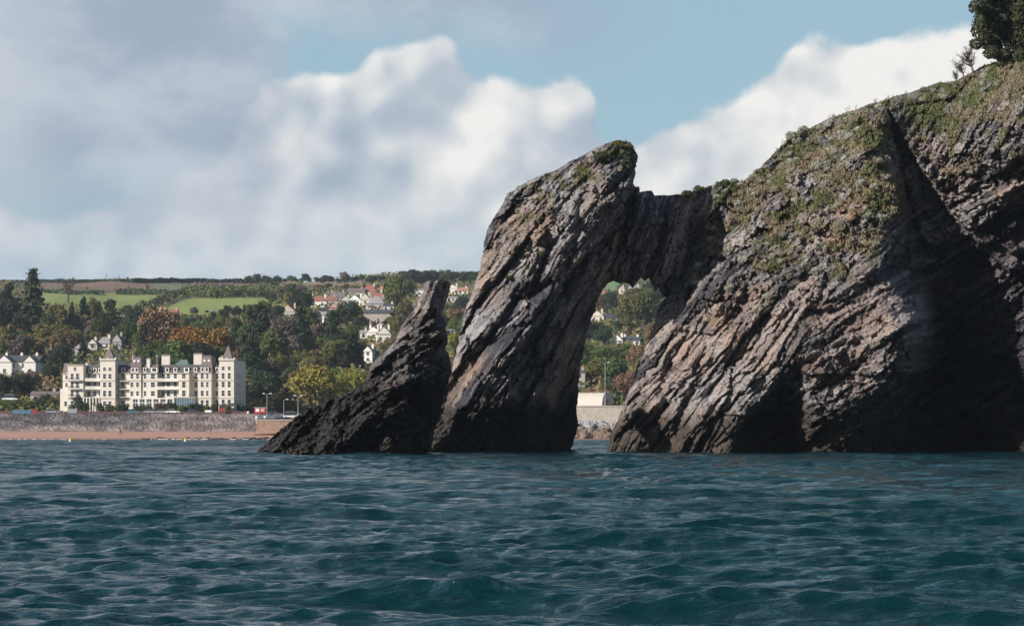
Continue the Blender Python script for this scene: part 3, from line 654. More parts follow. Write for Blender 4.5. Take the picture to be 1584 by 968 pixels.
M = dict(cream=plain('cream_render', (.64,.60,.535), .8, var=.07), white=plain('white_render', (.76,.74,.70), .8, var=.05), slate=plain('slate', (.075,.075,.09), .6, var=.3, scale=3),
         brown=plain('brown_tile', (.17,.14,.135), .8, var=.25, scale=3), red=plain('red_tile', (.29,.12,.09), .8, var=.2, scale=3), pale=plain('pale_slate', (.30,.29,.31), .7, var=.15), orange=plain('orange_brick', (.40,.20,.13), .8),
         pink=plain('pink_render', (.60,.38,.32), .85), grey=plain('grey_render', (.38,.37,.38), .85), glass=glass_mat('window_glass', (.04,.055,.07)), bglass=glass_mat('blue_glass', (.10,.20,.28)),
         metal=plain('grey_metal', (.35,.37,.38), .45, .6), dark=plain('dark_metal', (.04,.04,.045), .6), copper=plain('green_copper', (.11,.17,.15), .7), stone=plain('grey_stone', (.42,.38,.33), .9, var=.2, bump=.05),
         sandst=plain('pink_sandstone', (.34,.22,.17), .9, var=.3, bump=.1), wallred=plain('red_sandstone', (.11,.055,.05), .9, var=.25), yellow=plain('yellow_buoy', (.85,.42,.02), .5, var=.05), orangeb=plain('orange_buoy', (.85,.22,.02), .5, var=.05), redp=plain('red_paint', (.30,.03,.03), .4, var=.05),
         bluep=plain('blue_paint', (.06,.16,.26), .5), whitep=plain('white_paint', (.80,.80,.80), .35, var=.03), silver=plain('silver_paint', (.40,.42,.45), .3, .4), rubber=plain('tyre_rubber', (.02,.02,.02), .8),
         skin=plain('skin', (.45,.28,.20), .6), cloth=plain('dark_cloth', (.03,.03,.05), .9), conc=plain('concrete', (.45,.41,.36), .9, var=.2, scale=.6, bump=.1), canvas=plain('white_canvas', (.50,.46,.41), .7, var=.05))
# ------------------------------------------------------------------ windows
def window_meshes(w_, h_, glass='glass', bars=True):
    f = MB(); t = .09
    f.box(-w_/2-t, w_/2+t, -.06, .02, h_, h_+t).box(-w_/2-t, w_/2+t, -.10, .02, -t*1.3, 0).box(-w_/2-t, -w_/2, -.06, .02, 0, h_).box(w_/2, w_/2+t, -.06, .02, 0, h_)
    if bars: f.box(-w_/2, w_/2, -.045, .01, h_*.5-.035, h_*.5+.035)
    g = MB().box(-w_/2, w_/2, -.02, .012, 0, h_)
    return f.mesh('window_frame', M['whitep']), g.mesh('pane', M[glass])
WIN = {}
def add_window(parent, x, y, z, w_, h_, rz=0, glass='glass', bars=True):
    k_ = (w_, h_, glass, bars)
    if k_ not in WIN: WIN[k_] = window_meshes(w_, h_, glass, bars)
    o = link('window', WIN[k_][0], parent); o.location = (x, y, z); o.rotation_euler = (0, 0, rz)
    link('pane', WIN[k_][1], o); return o
# ------------------------------------------------------------------ the seafront hotel
SC = 3080 / 672.0
def build_hotel():
    x0 = (92 - CX) / F * 672; base = 8.85
    h = empty('hotel', (x0, 672, base), R(-6)); tag(h, 'long cream seafront hotel with two pointed towers, dormers and tall chimneys', 'hotel')
    def lx(px): return (px - 92) / SC
    def lz(py): return (637.5 - py) / SC
    wall = MB(); roof = MB(); trim = MB()
    eave = lz(575.5); D = 15
    # main bodies: (px0, px1, front y, top py)
    bodies = [(95,106,1.4,576), (106,131,-.6,563), (131,158,2.0,576), (158,182,-1.0,556), (182,204,1.6,576), (204,222,-.5,576), (222,247,0,576), (247,281,1.9,576), (281,297,-.2,576), (297,313,2.4,576), (313,334,-1.6,576), (334,346,.2,576), (346,369,-1.4,557)]
    for a_, b_, fy, tp in bodies: wall.box(lx(a_), lx(b_) - .01, fy, D + (a_ % 7) * .02, 0, lz(tp))
    wall.box(lx(92), lx(110), .6, D * .6, 0, lz(600))
    for a_, b_, fy, tp in bodies:
        for row in (615, 588):
            MB().box(lx(a_) - .12, lx(b_) + .08, fy - .16, fy - .005, lz(row) - .12, lz(row) + .12).build('string_course', M['stone'], h)
        MB().box(lx(a_) - .15, lx(b_) + .1, fy - .3, fy - .005, lz(tp) - .25, lz(tp) + .10).build('cornice', M['stone'], h)
    wall.build('wall', M['cream'], h)
    # mansards
    for a_, b_, fy, mt in [(131,158,2.0,'slate'), (182,204,1.6,'slate'), (204,222,-.5,'slate'), (222,247,0,'brown'), (247,281,1.9,'slate'), (281,313,1.5,'slate'), (313,346,0,'brown')]:
        MB().frustum(lx(a_)+.02, lx(b_)-.02, fy+.15, D-.2, eave+.12, lz(563), .02, 1.5).build('mansard_roof', M[mt], h)
    # pavilion roofs
    for a_, b_, fy, tp in [(204,223,-.5,551.5), (315,335,-1.2,550)]:
        p_ = MB().frustum(lx(a_), lx(b_), fy+.1, fy+8, eave+.11, lz(tp), .75, 1.3).build('pavilion_roof', M['brown'], h)
        MB().box(lx(a_)+.7, lx(b_)-.7, fy+1.3, fy+1.45, lz(tp)-.02, lz(tp)+.35).build('ridge_cresting', M['dark'], p_)
        for q in (.33, .67):
            xx = lx(a_) + (lx(b_) - lx(a_)) * q; e = MB()
            e.cyl(0, 0, 0, .5, .45, .40, 12); o = e.build('round_window', M['whitep'], p_); o.rotation_euler = (R(90), 0, 0); o.location = (xx, fy + 1.35, lz(557.5))
    # left turret
    p_ = MB().frustum(lx(95)-.1, lx(106), 1.3, 6, lz(576)+.1, lz(560), .5, .8).build('turret_roof', M['brown'], h)
    # towers
    for a_, b_, fy, tp, apx in [(158,182,-1.0,556,536.5), (346,369,-1.4,557,533)]:
        xa, xb = lx(a_), lx(b_); w_ = xb - xa; xm = (xa + xb) / 2 - (.3 if a_ == 158 else 0)
        pr = MB()
        for q in range(5):
            u = xa + w_ * q / 4 - .22
            pr.box(u, u + .5, fy - .02, fy + .45, lz(tp) + .10, lz(tp) + (.85 if q % 2 == 0 else .35))
        for q in range(1, 4): pr.box(xb - .4, xb + .03, fy + q * 1.2, fy + q * 1.2 + .5, lz(tp) + .10, lz(tp) + .6)
        pr.box(xa, xb, fy, fy + .25, lz(tp) + .09, lz(tp) + .4); pr.box(xb - .25, xb - .02, fy + .26, fy + 5, lz(tp) + .09, lz(tp) + .4)
        pr.build('parapet', M['cream'], h)
        m_ = w_ * .16; zt = lz(tp) + .12; za = lz(apx); y0_, y1_ = fy + m_, fy + w_ - m_
        c_ = MB(); c_.add([(xa+m_,y0_,zt),(xb-m_,y0_,zt),(xb-m_,y1_,zt),(xa+m_,y1_,zt),(xa+m_*1.35,y0_+m_*.35,zt+1.2),(xb-m_*1.35,y0_+m_*.35,zt+1.2),(xb-m_*1.35,y1_-m_*.35,zt+1.2),(xa+m_*1.35,y1_-m_*.35,zt+1.2),(xm,(y0_+y1_)/2,za)],
              [(0,1,5,4),(1,2,6,5),(2,3,7,6),(3,0,4,7),(4,5,8),(5,6,8),(6,7,8),(7,4,8)])
        r_ = c_.build('tower_roof', M['brown'], h)
        MB().cyl(xm, (y0_+y1_)/2, za - .3, za + 1.5, .07, .03, 6).build('finial', M['dark'], r_)
    # chimneys
    for pa, pb, tp, y_ in [(199,203,549.5,6), (229,234.5,554.5,.8), (246,259,549,6), (298,311,547,5), (236,238,550,7), (338,342,551,7), (120,124,560,9)]:
        c_ = MB().box(lx(pa), lx(pb), y_, y_+1.8, eave, lz(tp)).build('chimney', M['cream' if pb-pa > 3 else 'brown'], h)
        t = MB().box(lx(pa)-.12, lx(pb)+.12, y_-.12, y_+1.92, lz(tp)+.003, lz(tp)+.25); t.build('chimney_cap', M['stone'], c_)
        n_ = max(2, int((pb-pa)/2.4)); q = MB()
        for i in range(n_): q.cyl(lx(pa)+(i+.5)*(lx(pb)-lx(pa))/n_, y_+.9, lz(tp)+.25, lz(tp)+.8, .17, .14, 8)
        q.build('chimney_pot', M['brown'], c_)
    MB().gable(lx(265), lx(288), 7, 11, lz(563), 1.9, 'x', 1.2).build('roof_lantern', M['copper'], h)
    MB().gable(lx(140), lx(155), 8, 12, lz(562), 1.7, 'x', 1.0).build('roof_lantern', M['copper'], h)
    # dormers
    for px, fy, w2 in [(137,2.1,1.15), (145,2.1,1.15), (153,2.1,1.15), (191,1.7,1.3), (209,-.45,1.2), (215,-.45,1.2), (227,.1,1.1), (242,.1,2.2), (260,2.0,1.3), (273,2.0,1.3), (291,1.6,1.8), (305,1.6,1.2), (320,-1.45,1.25), (326.5,-1.45,1.25), (341,.2,1.3)]:
        d = MB().box(lx(px)-w2/2, lx(px)+w2/2, fy, fy+1.6, eave+.1, eave+1.75).build('dormer', M['white'], h)
        MB().gable(lx(px)-w2/2-.1, lx(px)+w2/2+.1, fy-.1, fy+1.7, eave+1.753, .45, 'y').build('dormer_roof', M['slate'], d)
        MB().box(lx(px)-w2*.3, lx(px)+w2*.3, fy-.03, fy-.004, eave+.4, eave+1.5).build('dormer_window', M['glass'], d)
    # windows
    def W(px, row, fy, w_=.95, h_=1.6, gl='glass'): add_window(h, lx(px), fy, lz(row) - h_ / 2, w_, h_, 0, gl)
    r1, r2, r3, r0 = 607.5, 594, 581, 623
    for px in (101,): 
        for row in (582, 594, 606): W(px, row, 1.4, .8, 1.3)
    W(101, 623, .6, 1.0); W(117.5, 569.5, -.6, .9, 1.1)
    for px in (113, 121.5):
        for row in (r1, r2, r3, r0): W(px, row, -.6, .95, 1.9)
    for px in (136, 145.5, 154):
        for row in (r1, r2, r3): W(px, row, 2.0, 1.1, 1.7)
    for px in (165, 173.5):
        for row in (r1, r2, r3, r0): W(px, row, -1.0, 1.0, 1.55 if row != r1 else 1.9)
        W(px, 570, -1.0, .95, 1.1)
    for row in (r1, r2, r3, r0): W(190.5, row, 1.6, 1.2, 1.8)
    for px in (207.5, 216.5):
        for row in (r1, r2, r3): W(px, row, -.5, .9, 1.5)
    for px, wd in ((227.5, .8), (240, 1.35)):
        for row in (r1, r2, r3): W(px, row, 0, wd, 1.6)
    for px in (254, 262, 273):
        for row in (r1, r2, r3): W(px, row, 1.9, 1.1, 1.8)
    for row, hh in ((r1, 1.9), (r2, 1.9), (r3, 1.4)): W(289, row, -.2, 1.2, hh)
    for row in (r1, r2, r3): W(305, row, 2.4, 1.1, 1.7)
    for px in (319.5, 327.5):
        for row in (r1, r2, r3): W(px, row, -1.6, .95 if px < 322 else .7, 1.7)
        W(px, r0, -1.6, .95, 2.2)
    for row in (r1, r2, r3): W(340.5, row, .2, .9, 1.5)
    W(340.5, r0, .2, 1.0, 2.4)
    for px in (352, 361.5):
        for row in (r1, r2, r3): W(px, row, -1.4, 1.0, 1.8)
        W(px, r0, -1.4, 1.0, 2.5); W(px, 569.5, -1.4, .95, 1.2)
    for y_ in (2.5, 6.5):
        for row in (581, 594, 607, 621):
            add_window(h, lx(369) - .01, y_, lz(row) - .8, .9, 1.5, R(90))
    # balconies
    def balcony(pa, pb, row, fy, out, solid):
        b = MB().box(lx(pa), lx(pb), fy - out, fy - .005, lz(row) - .14, lz(row)).build('balcony', M['white'], h)
        r_ = MB(); n_ = max(4, int((pb - pa) / 1.2))
        if solid:
            r_.box(lx(pa), lx(pb), fy-out, fy-out+.08, lz(row)+.75, lz(row)+.9)
            for i in range(n_ + 1):
                u = lx(pa) + (lx(pb) - lx(pa)) * i / n_; r_.box(u-.09, u+.09, fy-out, fy-out+.08, lz(row), lz(row)+.75)
            r_.build('balustrade', M['white'], b)
        else:
            r_.box(lx(pa), lx(pb), fy-out, fy-out+.04, lz(row)+.9, lz(row)+.96)
            for i in range(n_ * 2 + 1):
                u = lx(pa) + (lx(pb) - lx(pa)) * i / (n_ * 2); r_.box(u-.02, u+.02, fy-out, fy-out+.03, lz(row), lz(row)+.9)
            r_.build('railing', M['dark'], b)
    for row in (588, 600.5): balcony(129.5, 158, row, 2.0, 2.2, True)
    for row in (587.5, 600.5, 613): balcony(108, 127, row, -.6, 1.2, False)
    for row in (588, 600.5, 613): balcony(182.5, 199, row, 1.6, 1.5, False)
    for row in (588.5, 601): balcony(247.5, 280, row, 1.9, 2.0, True)
    # glazed ground floor
    cn = MB().box(lx(210), lx(277), -3.0, -.52, lz(615)-.3, lz(615)+.05); n_ = 6
    for i in range(n_ + 1): u = lx(211) + (lx(276) - lx(211)) * i / n_; cn.box(u-.22, u+.22, -2.95, -2.6, 0, lz(615)-.3)
    cn.box(lx(210), lx(277), -2.95, -2.7, 0, .9)
    for i in range(n_ * 3): u = lx(211) + (lx(276) - lx(211)) * (i + .5) / (n_ * 3); cn.box(u-.05, u+.05, -2.9, -2.75, .9, lz(615)-.3)
    cn.box(lx(211), lx(276), -2.92, -2.72, 3.3, 3.5)
    cv = cn.build('conservatory', M['white'], h); MB().box(lx(211), lx(276), -2.8, -2.72, .9, lz(615)-.3).build('conservatory_glass', M['glass'], cv)
    cn = MB().box(lx(277), lx(309), -2.6, -.3, lz(614)-.2, lz(614)+.15)
    for i in range(9): u = lx(277.6) + (lx(308.5) - lx(277.6)) * i / 8; cn.box(u-.07, u+.07, -2.55, -2.4, 0, lz(614)-.2)
    cv = cn.build('conservatory', M['stone'], h); MB().box(lx(278), lx(308), -2.5, -2.45, .6, lz(614)-.2).build('conservatory_glass', M['bglass'], cv)
    pr = MB().box(lx(131), lx(158), -1.4, 2.0, lz(613.5)-.2, lz(613.5)+.02)
    for i in range(6): u = lx(132) + (lx(157) - lx(132)) * i / 5; pr.box(u-.16, u+.16, -1.3, -1.0, 0, lz(613.5)-.2)
    pr.build('portico', M['white'], h)
    MB().frustum(lx(361), lx(378), -5.5, -2.2, 2.1, 3.2, .9, .9).build('canopy', M['dark'], h)
build_hotel()
# ------------------------------------------------------------------ houses
def house(px, py, w_, hgt, rh, kind, roof, wall, label, dep=8, rz=0, cat='house', chim=1, wins=2, rows=1, Y=None, cmat=None, wing=None):
    """px, py: foot of the house; w_, hgt, rh in photo pixels (width, wall height, roof height)"""
    p_ = at(px, py) if Y is None else Vector(P(px, py, Y))
    s_ = p_.y / F; W_, H_, RH = w_ * s_, hgt * s_, rh * s_
    o = empty('house', p_, rz); tag(o, label, cat)
    MB().box(-W_/2, W_/2, 0, dep, -2.5, H_).build('wall', M[wall], o)
    e = .35; r_ = MB()
    if kind == 'front': r_.gable(-W_/2-e, W_/2+e, -e, dep+e, H_+.004, RH, 'y')
    elif kind == 'hip': r_.gable(-W_/2-e, W_/2+e, -e, dep+e, H_+.004, RH, 'x', min(W_*.35, dep*.5))
    else: r_.gable(-W_/2-e, W_/2+e, -e, dep+e, H_+.004, RH, 'x')
    ro = r_.build('roof', M[roof], o)
    if kind == 'front':
        g = MB().gable(-W_/2+.02, W_/2-.02, -e-.06, -e-.01, H_, RH*.9, 'y'); g.build('gable_end', M[wall], o)
    for c_ in range(chim):
        u = (-.38 + .76 * (c_ / max(1, chim-1))) * W_ if chim > 1 else .3 * W_
        zt = H_ + RH + .9
        ch = MB().box(u-.45, u+.45, dep*.5-.4, dep*.5+.4, H_+.1, zt).build('chimney', M[cmat or wall], o)
        q = MB(); q.cyl(u-.2, dep*.5, zt+.002, zt+.4, .13, .11, 7).cyl(u+.2, dep*.5, zt+.002, zt+.4, .13, .11, 7); q.build('chimney_pot', M['orange'], ch)
    for r2_ in range(rows):
        fh = H_ / rows; wh = min(1.5, fh * .55); ww = min(1.2, W_ / (wins * 2))
        for i in range(wins):
            add_window(o, -W_/2 + W_ * (i + .5) / wins, -.003, fh * r2_ + fh * .3, round(ww, 1), round(wh, 1), 0)
    for a_, b_, wy, wh_, wr in ([] if not wing else wing if isinstance(wing, list) else [wing]):
        # extra front wing, fractions of width
        MB().box(a_*W_, b_*W_, -wy, -.004, -2.5, wh_*H_).build('wing_wall', M[wall], o)
        wr_ = MB().gable(a_*W_-.25, b_*W_+.25, -wy-.3, dep*.5, wh_*H_+.006, wr*RH, 'y'); wr_.build('wing_roof', M[roof], o)
        MB().gable(a_*W_+.05, b_*W_-.05, -wy-.37, -wy-.31, wh_*H_, wr*RH*.88, 'y').build('wing_gable', M[wall], o)
        add_window(o, (a_+b_)/2*W_, -wy-.004, H_*.25, 1.2, 1.5)
    return o
HL = [
 (28,583,62,22,12,'side','slate','white','long white villa with twin front gables left of the hotel',12,0,3,4,2,[(-.48,-.12,2.5,1,.9),(.18,.47,2.2,1,.85)]),
 (68,622,42,10,6,'side','brown','stone','low stone bungalow half hidden by shrubs beside the hotel',7,0,1,3,1,None),
 (62,541,18,6,7,'hip','brown','cream','small cream cottage with a brown hipped roof above the villa',7,0,1,2,1,None),
 (82,542,9,8,6,'front','red','stone','narrow house with a reddish gable roof above the villa',6,0,1,1,1,None),
 (108,542,20,7,8,'hip','brown','cream','cream house with a pale brown hipped roof behind the hotel turret',7,0,1,2,1,None),
 (122,552,12,12,8,'front','slate','grey','tall grey gabled house just above the hotel left block',6,0,0,1,2,None),
 (143,541,14,9,8,'front','slate','white','white house with a dark steep gable and bright chimney above the hotel',7,R(10),1,1,1,None),
 (160,541,20,9,11,'hip','pale','white','white house under a wide pale slate roof left of the hotel tower roof',8,0,1,2,1,None),
 (181,540,14,11,12,'front','pale','grey','pale grey gabled house right of the hotel tower roof',7,0,1,1,1,None),
 (191,496,12,6,5,'front','slate','white','tiny white gable house among the pines on the upper slope',7,0,1,1,1,None),
 (250,489,9,6,5,'front','brown','pink','small brick house with a brown gable below the green field',6,0,2,1,1,None),
 (268,490,12,6,6,'side','red','pink','pinkish cottage with a red roof at the edge of the green field',6,0,1,2,1,None),
 (328,486,5,6,2,'hip','pale','cream','small cream tower block poking out of trees below the field',5,0,0,1,1,None),
 (445,494,24,12,11,'front','red','stone','stone house with a steep red gable, leftmost of the town',9,R(-12),1,2,1,None),
 (492,476,26,10,9,'hip','red','white','white house with a bright red hipped roof at the left of the town',8,0,2,2,1,None),
 (498,487,12,7,4,'side','pale','cream','small cream lean house below the bright red hipped roof',6,0,1,1,1,None),
 (511,474,18,9,8,'hip','red','grey','grey house with a dark red roof second from the left in the top terrace',8,0,1,2,1,None),
 (517,486,14,10,8,'front','red','pink','pink gabled house in the middle of the left cluster',7,R(8),1,1,1,None),
 (522,467,22,7,9,'side','brown','grey','dark brown roofed terrace house behind the left cluster',8,0,2,2,1,None),
 (499,501,28,12,8,'side','pale','white','white house with pale slate roof and a blue tinted front',9,R(-15),1,4,1,(-.5,-.2,2,1,1)),
 (499,517,9,9,4,'front','brown','white','small white house between dark trees left of the stack',6,0,0,1,1,None),
 (535,473,18,8,7,'front','slate','white','white gable house with a dark slate roof in the terrace middle',8,R(14),1,1,1,None),
 (549,473,20,9,8,'front','slate','white','wide white gable house with a black slate roof',8,R(-16),1,2,1,None),
 (551,458,26,6,7,'side','brown','stone','broad brown roofed house on the top row',8,0,1,2,1,None),
 (565,472,16,9,9,'front','pale','cream','cream gabled house with one dark upper window',8,0,1,1,1,None),
 (571,457,22,5,12,'hip','red','cream','large pyramid red tiled roof house crowning the town',10,0,1,2,1,None),
 (594,457,12,9,6,'side','orange','cream','cream house with an orange roof right of the pyramid roof',7,0,1,1,1,None),
 (587,466,20,6,8,'side','red','grey','house with a dark red side roof below the orange roof',8,0,1,2,1,None),
 (582,479,24,9,12,'hip','pale','grey','grey hipped house above the long cream terrace',9,0,2,2,1,None),
 (570,480,7,7,3,'side','pale','white','tiny bright white annexe beside the grey hipped house',5,0,0,1,1,None),
 (601,482,16,8,5,'side','slate','white','low white house with slate roof right of the grey hipped house',7,0,1,2,1,None),
 (585,503,44,18,7,'side','slate','stone','long plain buff block with a slate roof in the town centre',10,0,2,3,1,None),
 (578,526,22,12,9,'front','slate','white','white steep gabled house above the stack shoulder',8,R(-10),2,1,1,None),
 (594,531,22,14,12,'front','slate','white','bright white house with a pair of steep gables beside tall chimneys',8,R(8),2,2,1,None),
 (562,524,10,8,5,'side','pale','cream','small cream cottage left of the steep white gables',6,0,1,1,1,None),
 (569,562,14,18,8,'front','slate','white','narrow white house with a dark gable right above the stack slope',7,R(-12),1,1,2,None),
 (580,560,12,16,4,'side','brown','brown','dark brick house with orange chimney pots above the stack slope',6,0,2,1,1,None),
 (636,484,22,8,7,'side','red','cream','cream house with a red roof left of the broken spire',8,R(-10),1,2,1,None),
 (648,484,11,9,5,'front','red','pink','little pink gabled house touching the broken spire',6,0,0,1,1,None),
 (648,458,26,9,3,'hip','pale','white','flat white house on the top row left of the spire',8,0,0,3,1,None),
 (662,460,9,7,4,'front','orange','cream','small orange gabled house peeping out beside the spire',6,0,1,1,1,None),
 (700,455,20,9,6,'front','slate','white','white gable house between the spire and the arch pillar',8,0,1,2,1,None),
 (716,456,16,6,6,'side','orange','white','white house with an orange roof nearest the arch pillar',8,0,1,2,1,None),
 (704,468,26,7,3,'side','pale','white','long low white terrace below the orange roof by the pillar',6,0,0,4,1,None),
 (697,520,14,8,3,'hip','pale','cream','flat cream house in the gap between spire and pillar',7,0,0,2,1,None),
 (924,498,20,9,9,'front','slate','cream','cream gabled house with slate roof, left side of the arch opening',9,R(-8),1,2,1,None),
 (944,496,30,3,8,'side','slate','grey','long slate roofed house under a red ridge seen through the arch',9,0,2,2,1,None),
 (955,536,17,9,9,'front','slate','white','bright white gabled bungalow in the middle of the arch opening',8,R(-10),1,2,1,None),
 (977,534,26,7,7,'side','slate','white','white wing with a slate roof joined right of the gabled bungalow',8,0,2,3,1,None),
 (962,455,8,9,3,'front','orange','cream','small cream house high in the arch opening',6,0,1,1,1,None),
 (969,460,9,7,5,'front','red','orange','orange brick house high in the arch opening',6,0,1,1,1,None),
 (984,452,16,6,5,'side','pale','white','pale house with bluish roof under the hanging rock teeth',7,R(12),1,2,1,None),
 (964,467,12,5,4,'side','red','white','low white house with a red roof below the orange brick one',6,0,0,2,1,None),
 (935,455,16,3,3,'hip','red','white','half hidden house with a pale red roof by the left rim of the opening',6,0,0,2,1,None),
 (897,598,16,22,5,'hip','slate','grey','tall grey blue house beside the dark edge of the pillar',8,0,1,1,2,None),
]
for a_ in HL:
    (px, py, w_, hg, rh, kd, rf, wl, lb, dp, rz, ch, wn, rw, wing) = a_
    o = house(px, py, w_, hg, rh, kd, rf, wl, lb, dp, rz, chim=ch, wins=wn, rows=rw, wing=wing)
# ------------------------------------------------------------------ trees
LEAF = {}
def leaf_mat(name, c_, c2, tr=.0):
    m_, nt, b = mat(name)
    ge = nt.node('ShaderNodeNewGeometry'); oi = nt.node('ShaderNodeObjectInfo')
    tcx = nt.node('ShaderNodeTexCoord').outputs['Object']
    n = nt.noise(tcx, .45, 4, .6)
    f = nt.m('ADD', nt.m('MULTIPLY', ge.outputs['Random Per Island'], .45), nt.m('MULTIPLY', n, .75))
    cc = nt.mix(nt.m('SUBTRACT', f, .1, clamp=True), c_, c2)
    hs = nt.node('ShaderNodeHueSaturation'); nt.l.new(cc, hs.inputs['Color'])
    nt.l.new(nt.lin(oi.outputs['Random'], 0, 1, .475, .525), hs.inputs['Hue']); nt.l.new(nt.lin(nt.m('FRACT', nt.m('MULTIPLY', oi.outputs['Random'], 7.3)), 0, 1, .7, 1.25), hs.inputs['Value'])
    nt.l.new(hs.outputs[0], b.inputs['Base Color']); b.inputs['Roughness'].default_value = .7; b.inputs['Specular IOR Level'].default_value = .2
    return m_
LM = dict(conifer=leaf_mat('conifer_needles', (.016,.030,.016), (.045,.065,.030)), green=leaf_mat('green_leaves', (.042,.070,.020), (.12,.155,.042)), olive=leaf_mat('olive_leaves', (.07,.075,.022), (.19,.175,.06)),
          brown=leaf_mat('brown_leaves', (.11,.07,.04), (.23,.155,.085)), orange=leaf_mat('orange_leaves', (.16,.085,.02), (.33,.19,.045)), yellow=leaf_mat('yellow_green_leaves', (.13,.13,.022), (.32,.29,.055)),
          holm=leaf_mat('holm_leaves', (.030,.036,.018), (.080,.085,.038)), dull=leaf_mat('dull_twigs', (.085,.065,.06), (.16,.13,.11)), silver=leaf_mat('silver_leaves', (.20,.21,.175), (.44,.45,.39)), grass=leaf_mat('grass_blades', (.05,.07,.022), (.15,.15,.065)), dry=leaf_mat('dry_stems', (.13,.10,.06), (.27,.23,.16)),
          gorse=leaf_mat('dark_scrub', (.022,.036,.016), (.07,.09,.035)))
BARK = plain('bark', (.10,.075,.055), .95, var=.3, scale=2, bump=.05)
def leaves(cent, nrm, size, rng, asp=.62):
    n = len(cent); r_ = rng.normal(size=(n, 3)) * .6 + nrm; r_ /= np.linalg.norm(r_, axis=1)[:, None]
    t = np.cross(r_, rng.normal(size=(n, 3))); t /= np.linalg.norm(t, axis=1)[:, None] + 1e-9
    b = np.cross(r_, t); s_ = size * (.6 + .8 * rng.random((n, 1)))
    V = np.stack([cent - t * s_, cent - b * s_ * asp, cent + t * s_, cent + b * s_ * asp], 1).reshape(-1, 3)
    return V, np.arange(4 * n).reshape(n, 4)
def blob_crown(blobs, n, size, rng, fill=.25):
    """blobs: list of (centre, radii)"""
    vol = np.array([r_[0] * r_[1] + r_[0] * r_[2] for c_, r_ in blobs]); cnt = (n * vol / vol.sum()).astype(int) + 1
    Cs, Ns = [], []
    for (c_, r_), k_ in zip(blobs, cnt):
        d = rng.normal(size=(k_, 3)); d /= np.linalg.norm(d, axis=1)[:, None]
        rad = np.where(rng.random(k_) < fill, rng.random(k_) ** .5 * .8, 1 - .22 * rng.random(k_) ** 2 + .10 * rng.random(k_))
        Cs.append(np.array(c_) + d * np.array(r_) * rad[:, None]); Ns.append(d)
    return leaves(np.vstack(Cs), np.vstack(Ns), size, rng)
def make_crown(kind, seed):
    rng = np.random.default_rng(seed)
    if kind == 'broad':
        bl = [((0, 0, 6.0), (3.6, 3.6, 3.4))]
        for i in range(15):
            a_ = rng.random() * 6.28; z_ = 3.2 + 6.2 * rng.random(); rr = 4.4 * math.sqrt(max(.1, 1 - ((z_ - 5.2) / 5.6) ** 2)) * (.55 + .4 * rng.random()); r0 = 1.2 + 1.2 * rng.random()
            bl.append(((rr * math.cos(a_), rr * math.sin(a_), z_), (r0 * 1.15, r0 * 1.15, r0 * .85)))
        return blob_crown(bl, 3000, .40, rng)
    if kind == 'round':
        bl = [((0, 0, 4.8), (4.0, 4.0, 3.9))]
        for i in range(26):
            d = rng.normal(size=3); d /= np.linalg.norm(d); d[2] = abs(d[2]) * 1.0 if rng.random() < .75 else d[2] * .8; r0 = .9 + .8 * rng.random()
            bl.append(((4.1 * d[0], 4.1 * d[1], 4.9 + 4.0 * d[2]), (r0 * 1.2, r0 * 1.2, r0)))
        return blob_crown(bl, 3600, .33, rng)
    if kind == 'cone':
        Cs, Ns = [], []
        for lvl in range(22):
            q = lvl / 22; z_ = 1.2 + 10.4 * q; r0 = 3.0 * (1 - q) ** .8 * (.8 + .4 * rng.random()) + .15
            nb = int(5 + 6 * (1 - q))
            for b in range(nb):
                a_ = rng.random() * 6.28; L = r0 * (.6 + .5 * rng.random()); k_ = int(10 + 13 * (1 - q)); t = rng.random(k_) ** .7
                c_ = np.stack([L * t * math.cos(a_) + rng.normal(size=k_) * .28, L * t * math.sin(a_) + rng.normal(size=k_) * .28, z_ - .45 * L * t * t + rng.normal(size=k_) * .16], 1)
                Cs.append(c_); Ns.append(np.tile([math.cos(a_) * .4, math.sin(a_) * .4, .8], (k_, 1)))
        return leaves(np.vstack(Cs), np.vstack(Ns), .34, rng)
    if kind == 'pine':
        bl = []
        for i in range(13):
            q = rng.random(); z_ = 3.2 + 7.0 * q; a_ = rng.random() * 6.28; rr = (3.6 * (1 - .65 * q)) * rng.random() ** .6
            bl.append(((rr * math.cos(a_), rr * math.sin(a_), z_), (1.9 - .6 * q, 1.9 - .6 * q, .55 + .3 * rng.random())))
        bl.append(((0, 0, 10.4), (1.3, 1.3, .9)))
        return blob_crown(bl, 2300, .36, rng, .4)
    if kind == 'column':
        bl = [((0, 0, 5.5), (1.8, 1.8, 5.0))]
        for i in range(16):
            a_ = rng.random() * 6.28; z_ = 1.6 + 8.6 * rng.random(); rr = 1.5 * (1 - .5 * (z_ / 11)); bl.append(((rr * math.cos(a_), rr * math.sin(a_), z_), (1.0, 1.0, 1.3)))
        return blob_crown(bl, 2200, .34, rng)
    if kind == 'shrub':
        bl = [((0, 0, .9), (1.5, 1.3, .9))]
        for i in range(9):
            a_ = rng.random() * 6.28; rr = 1.3 * rng.random(); bl.append(((rr * math.cos(a_), rr * math.sin(a_), .7 + .8 * rng.random()), (.6, .6, .55)))
        return blob_crown(bl, 900, .17, rng)
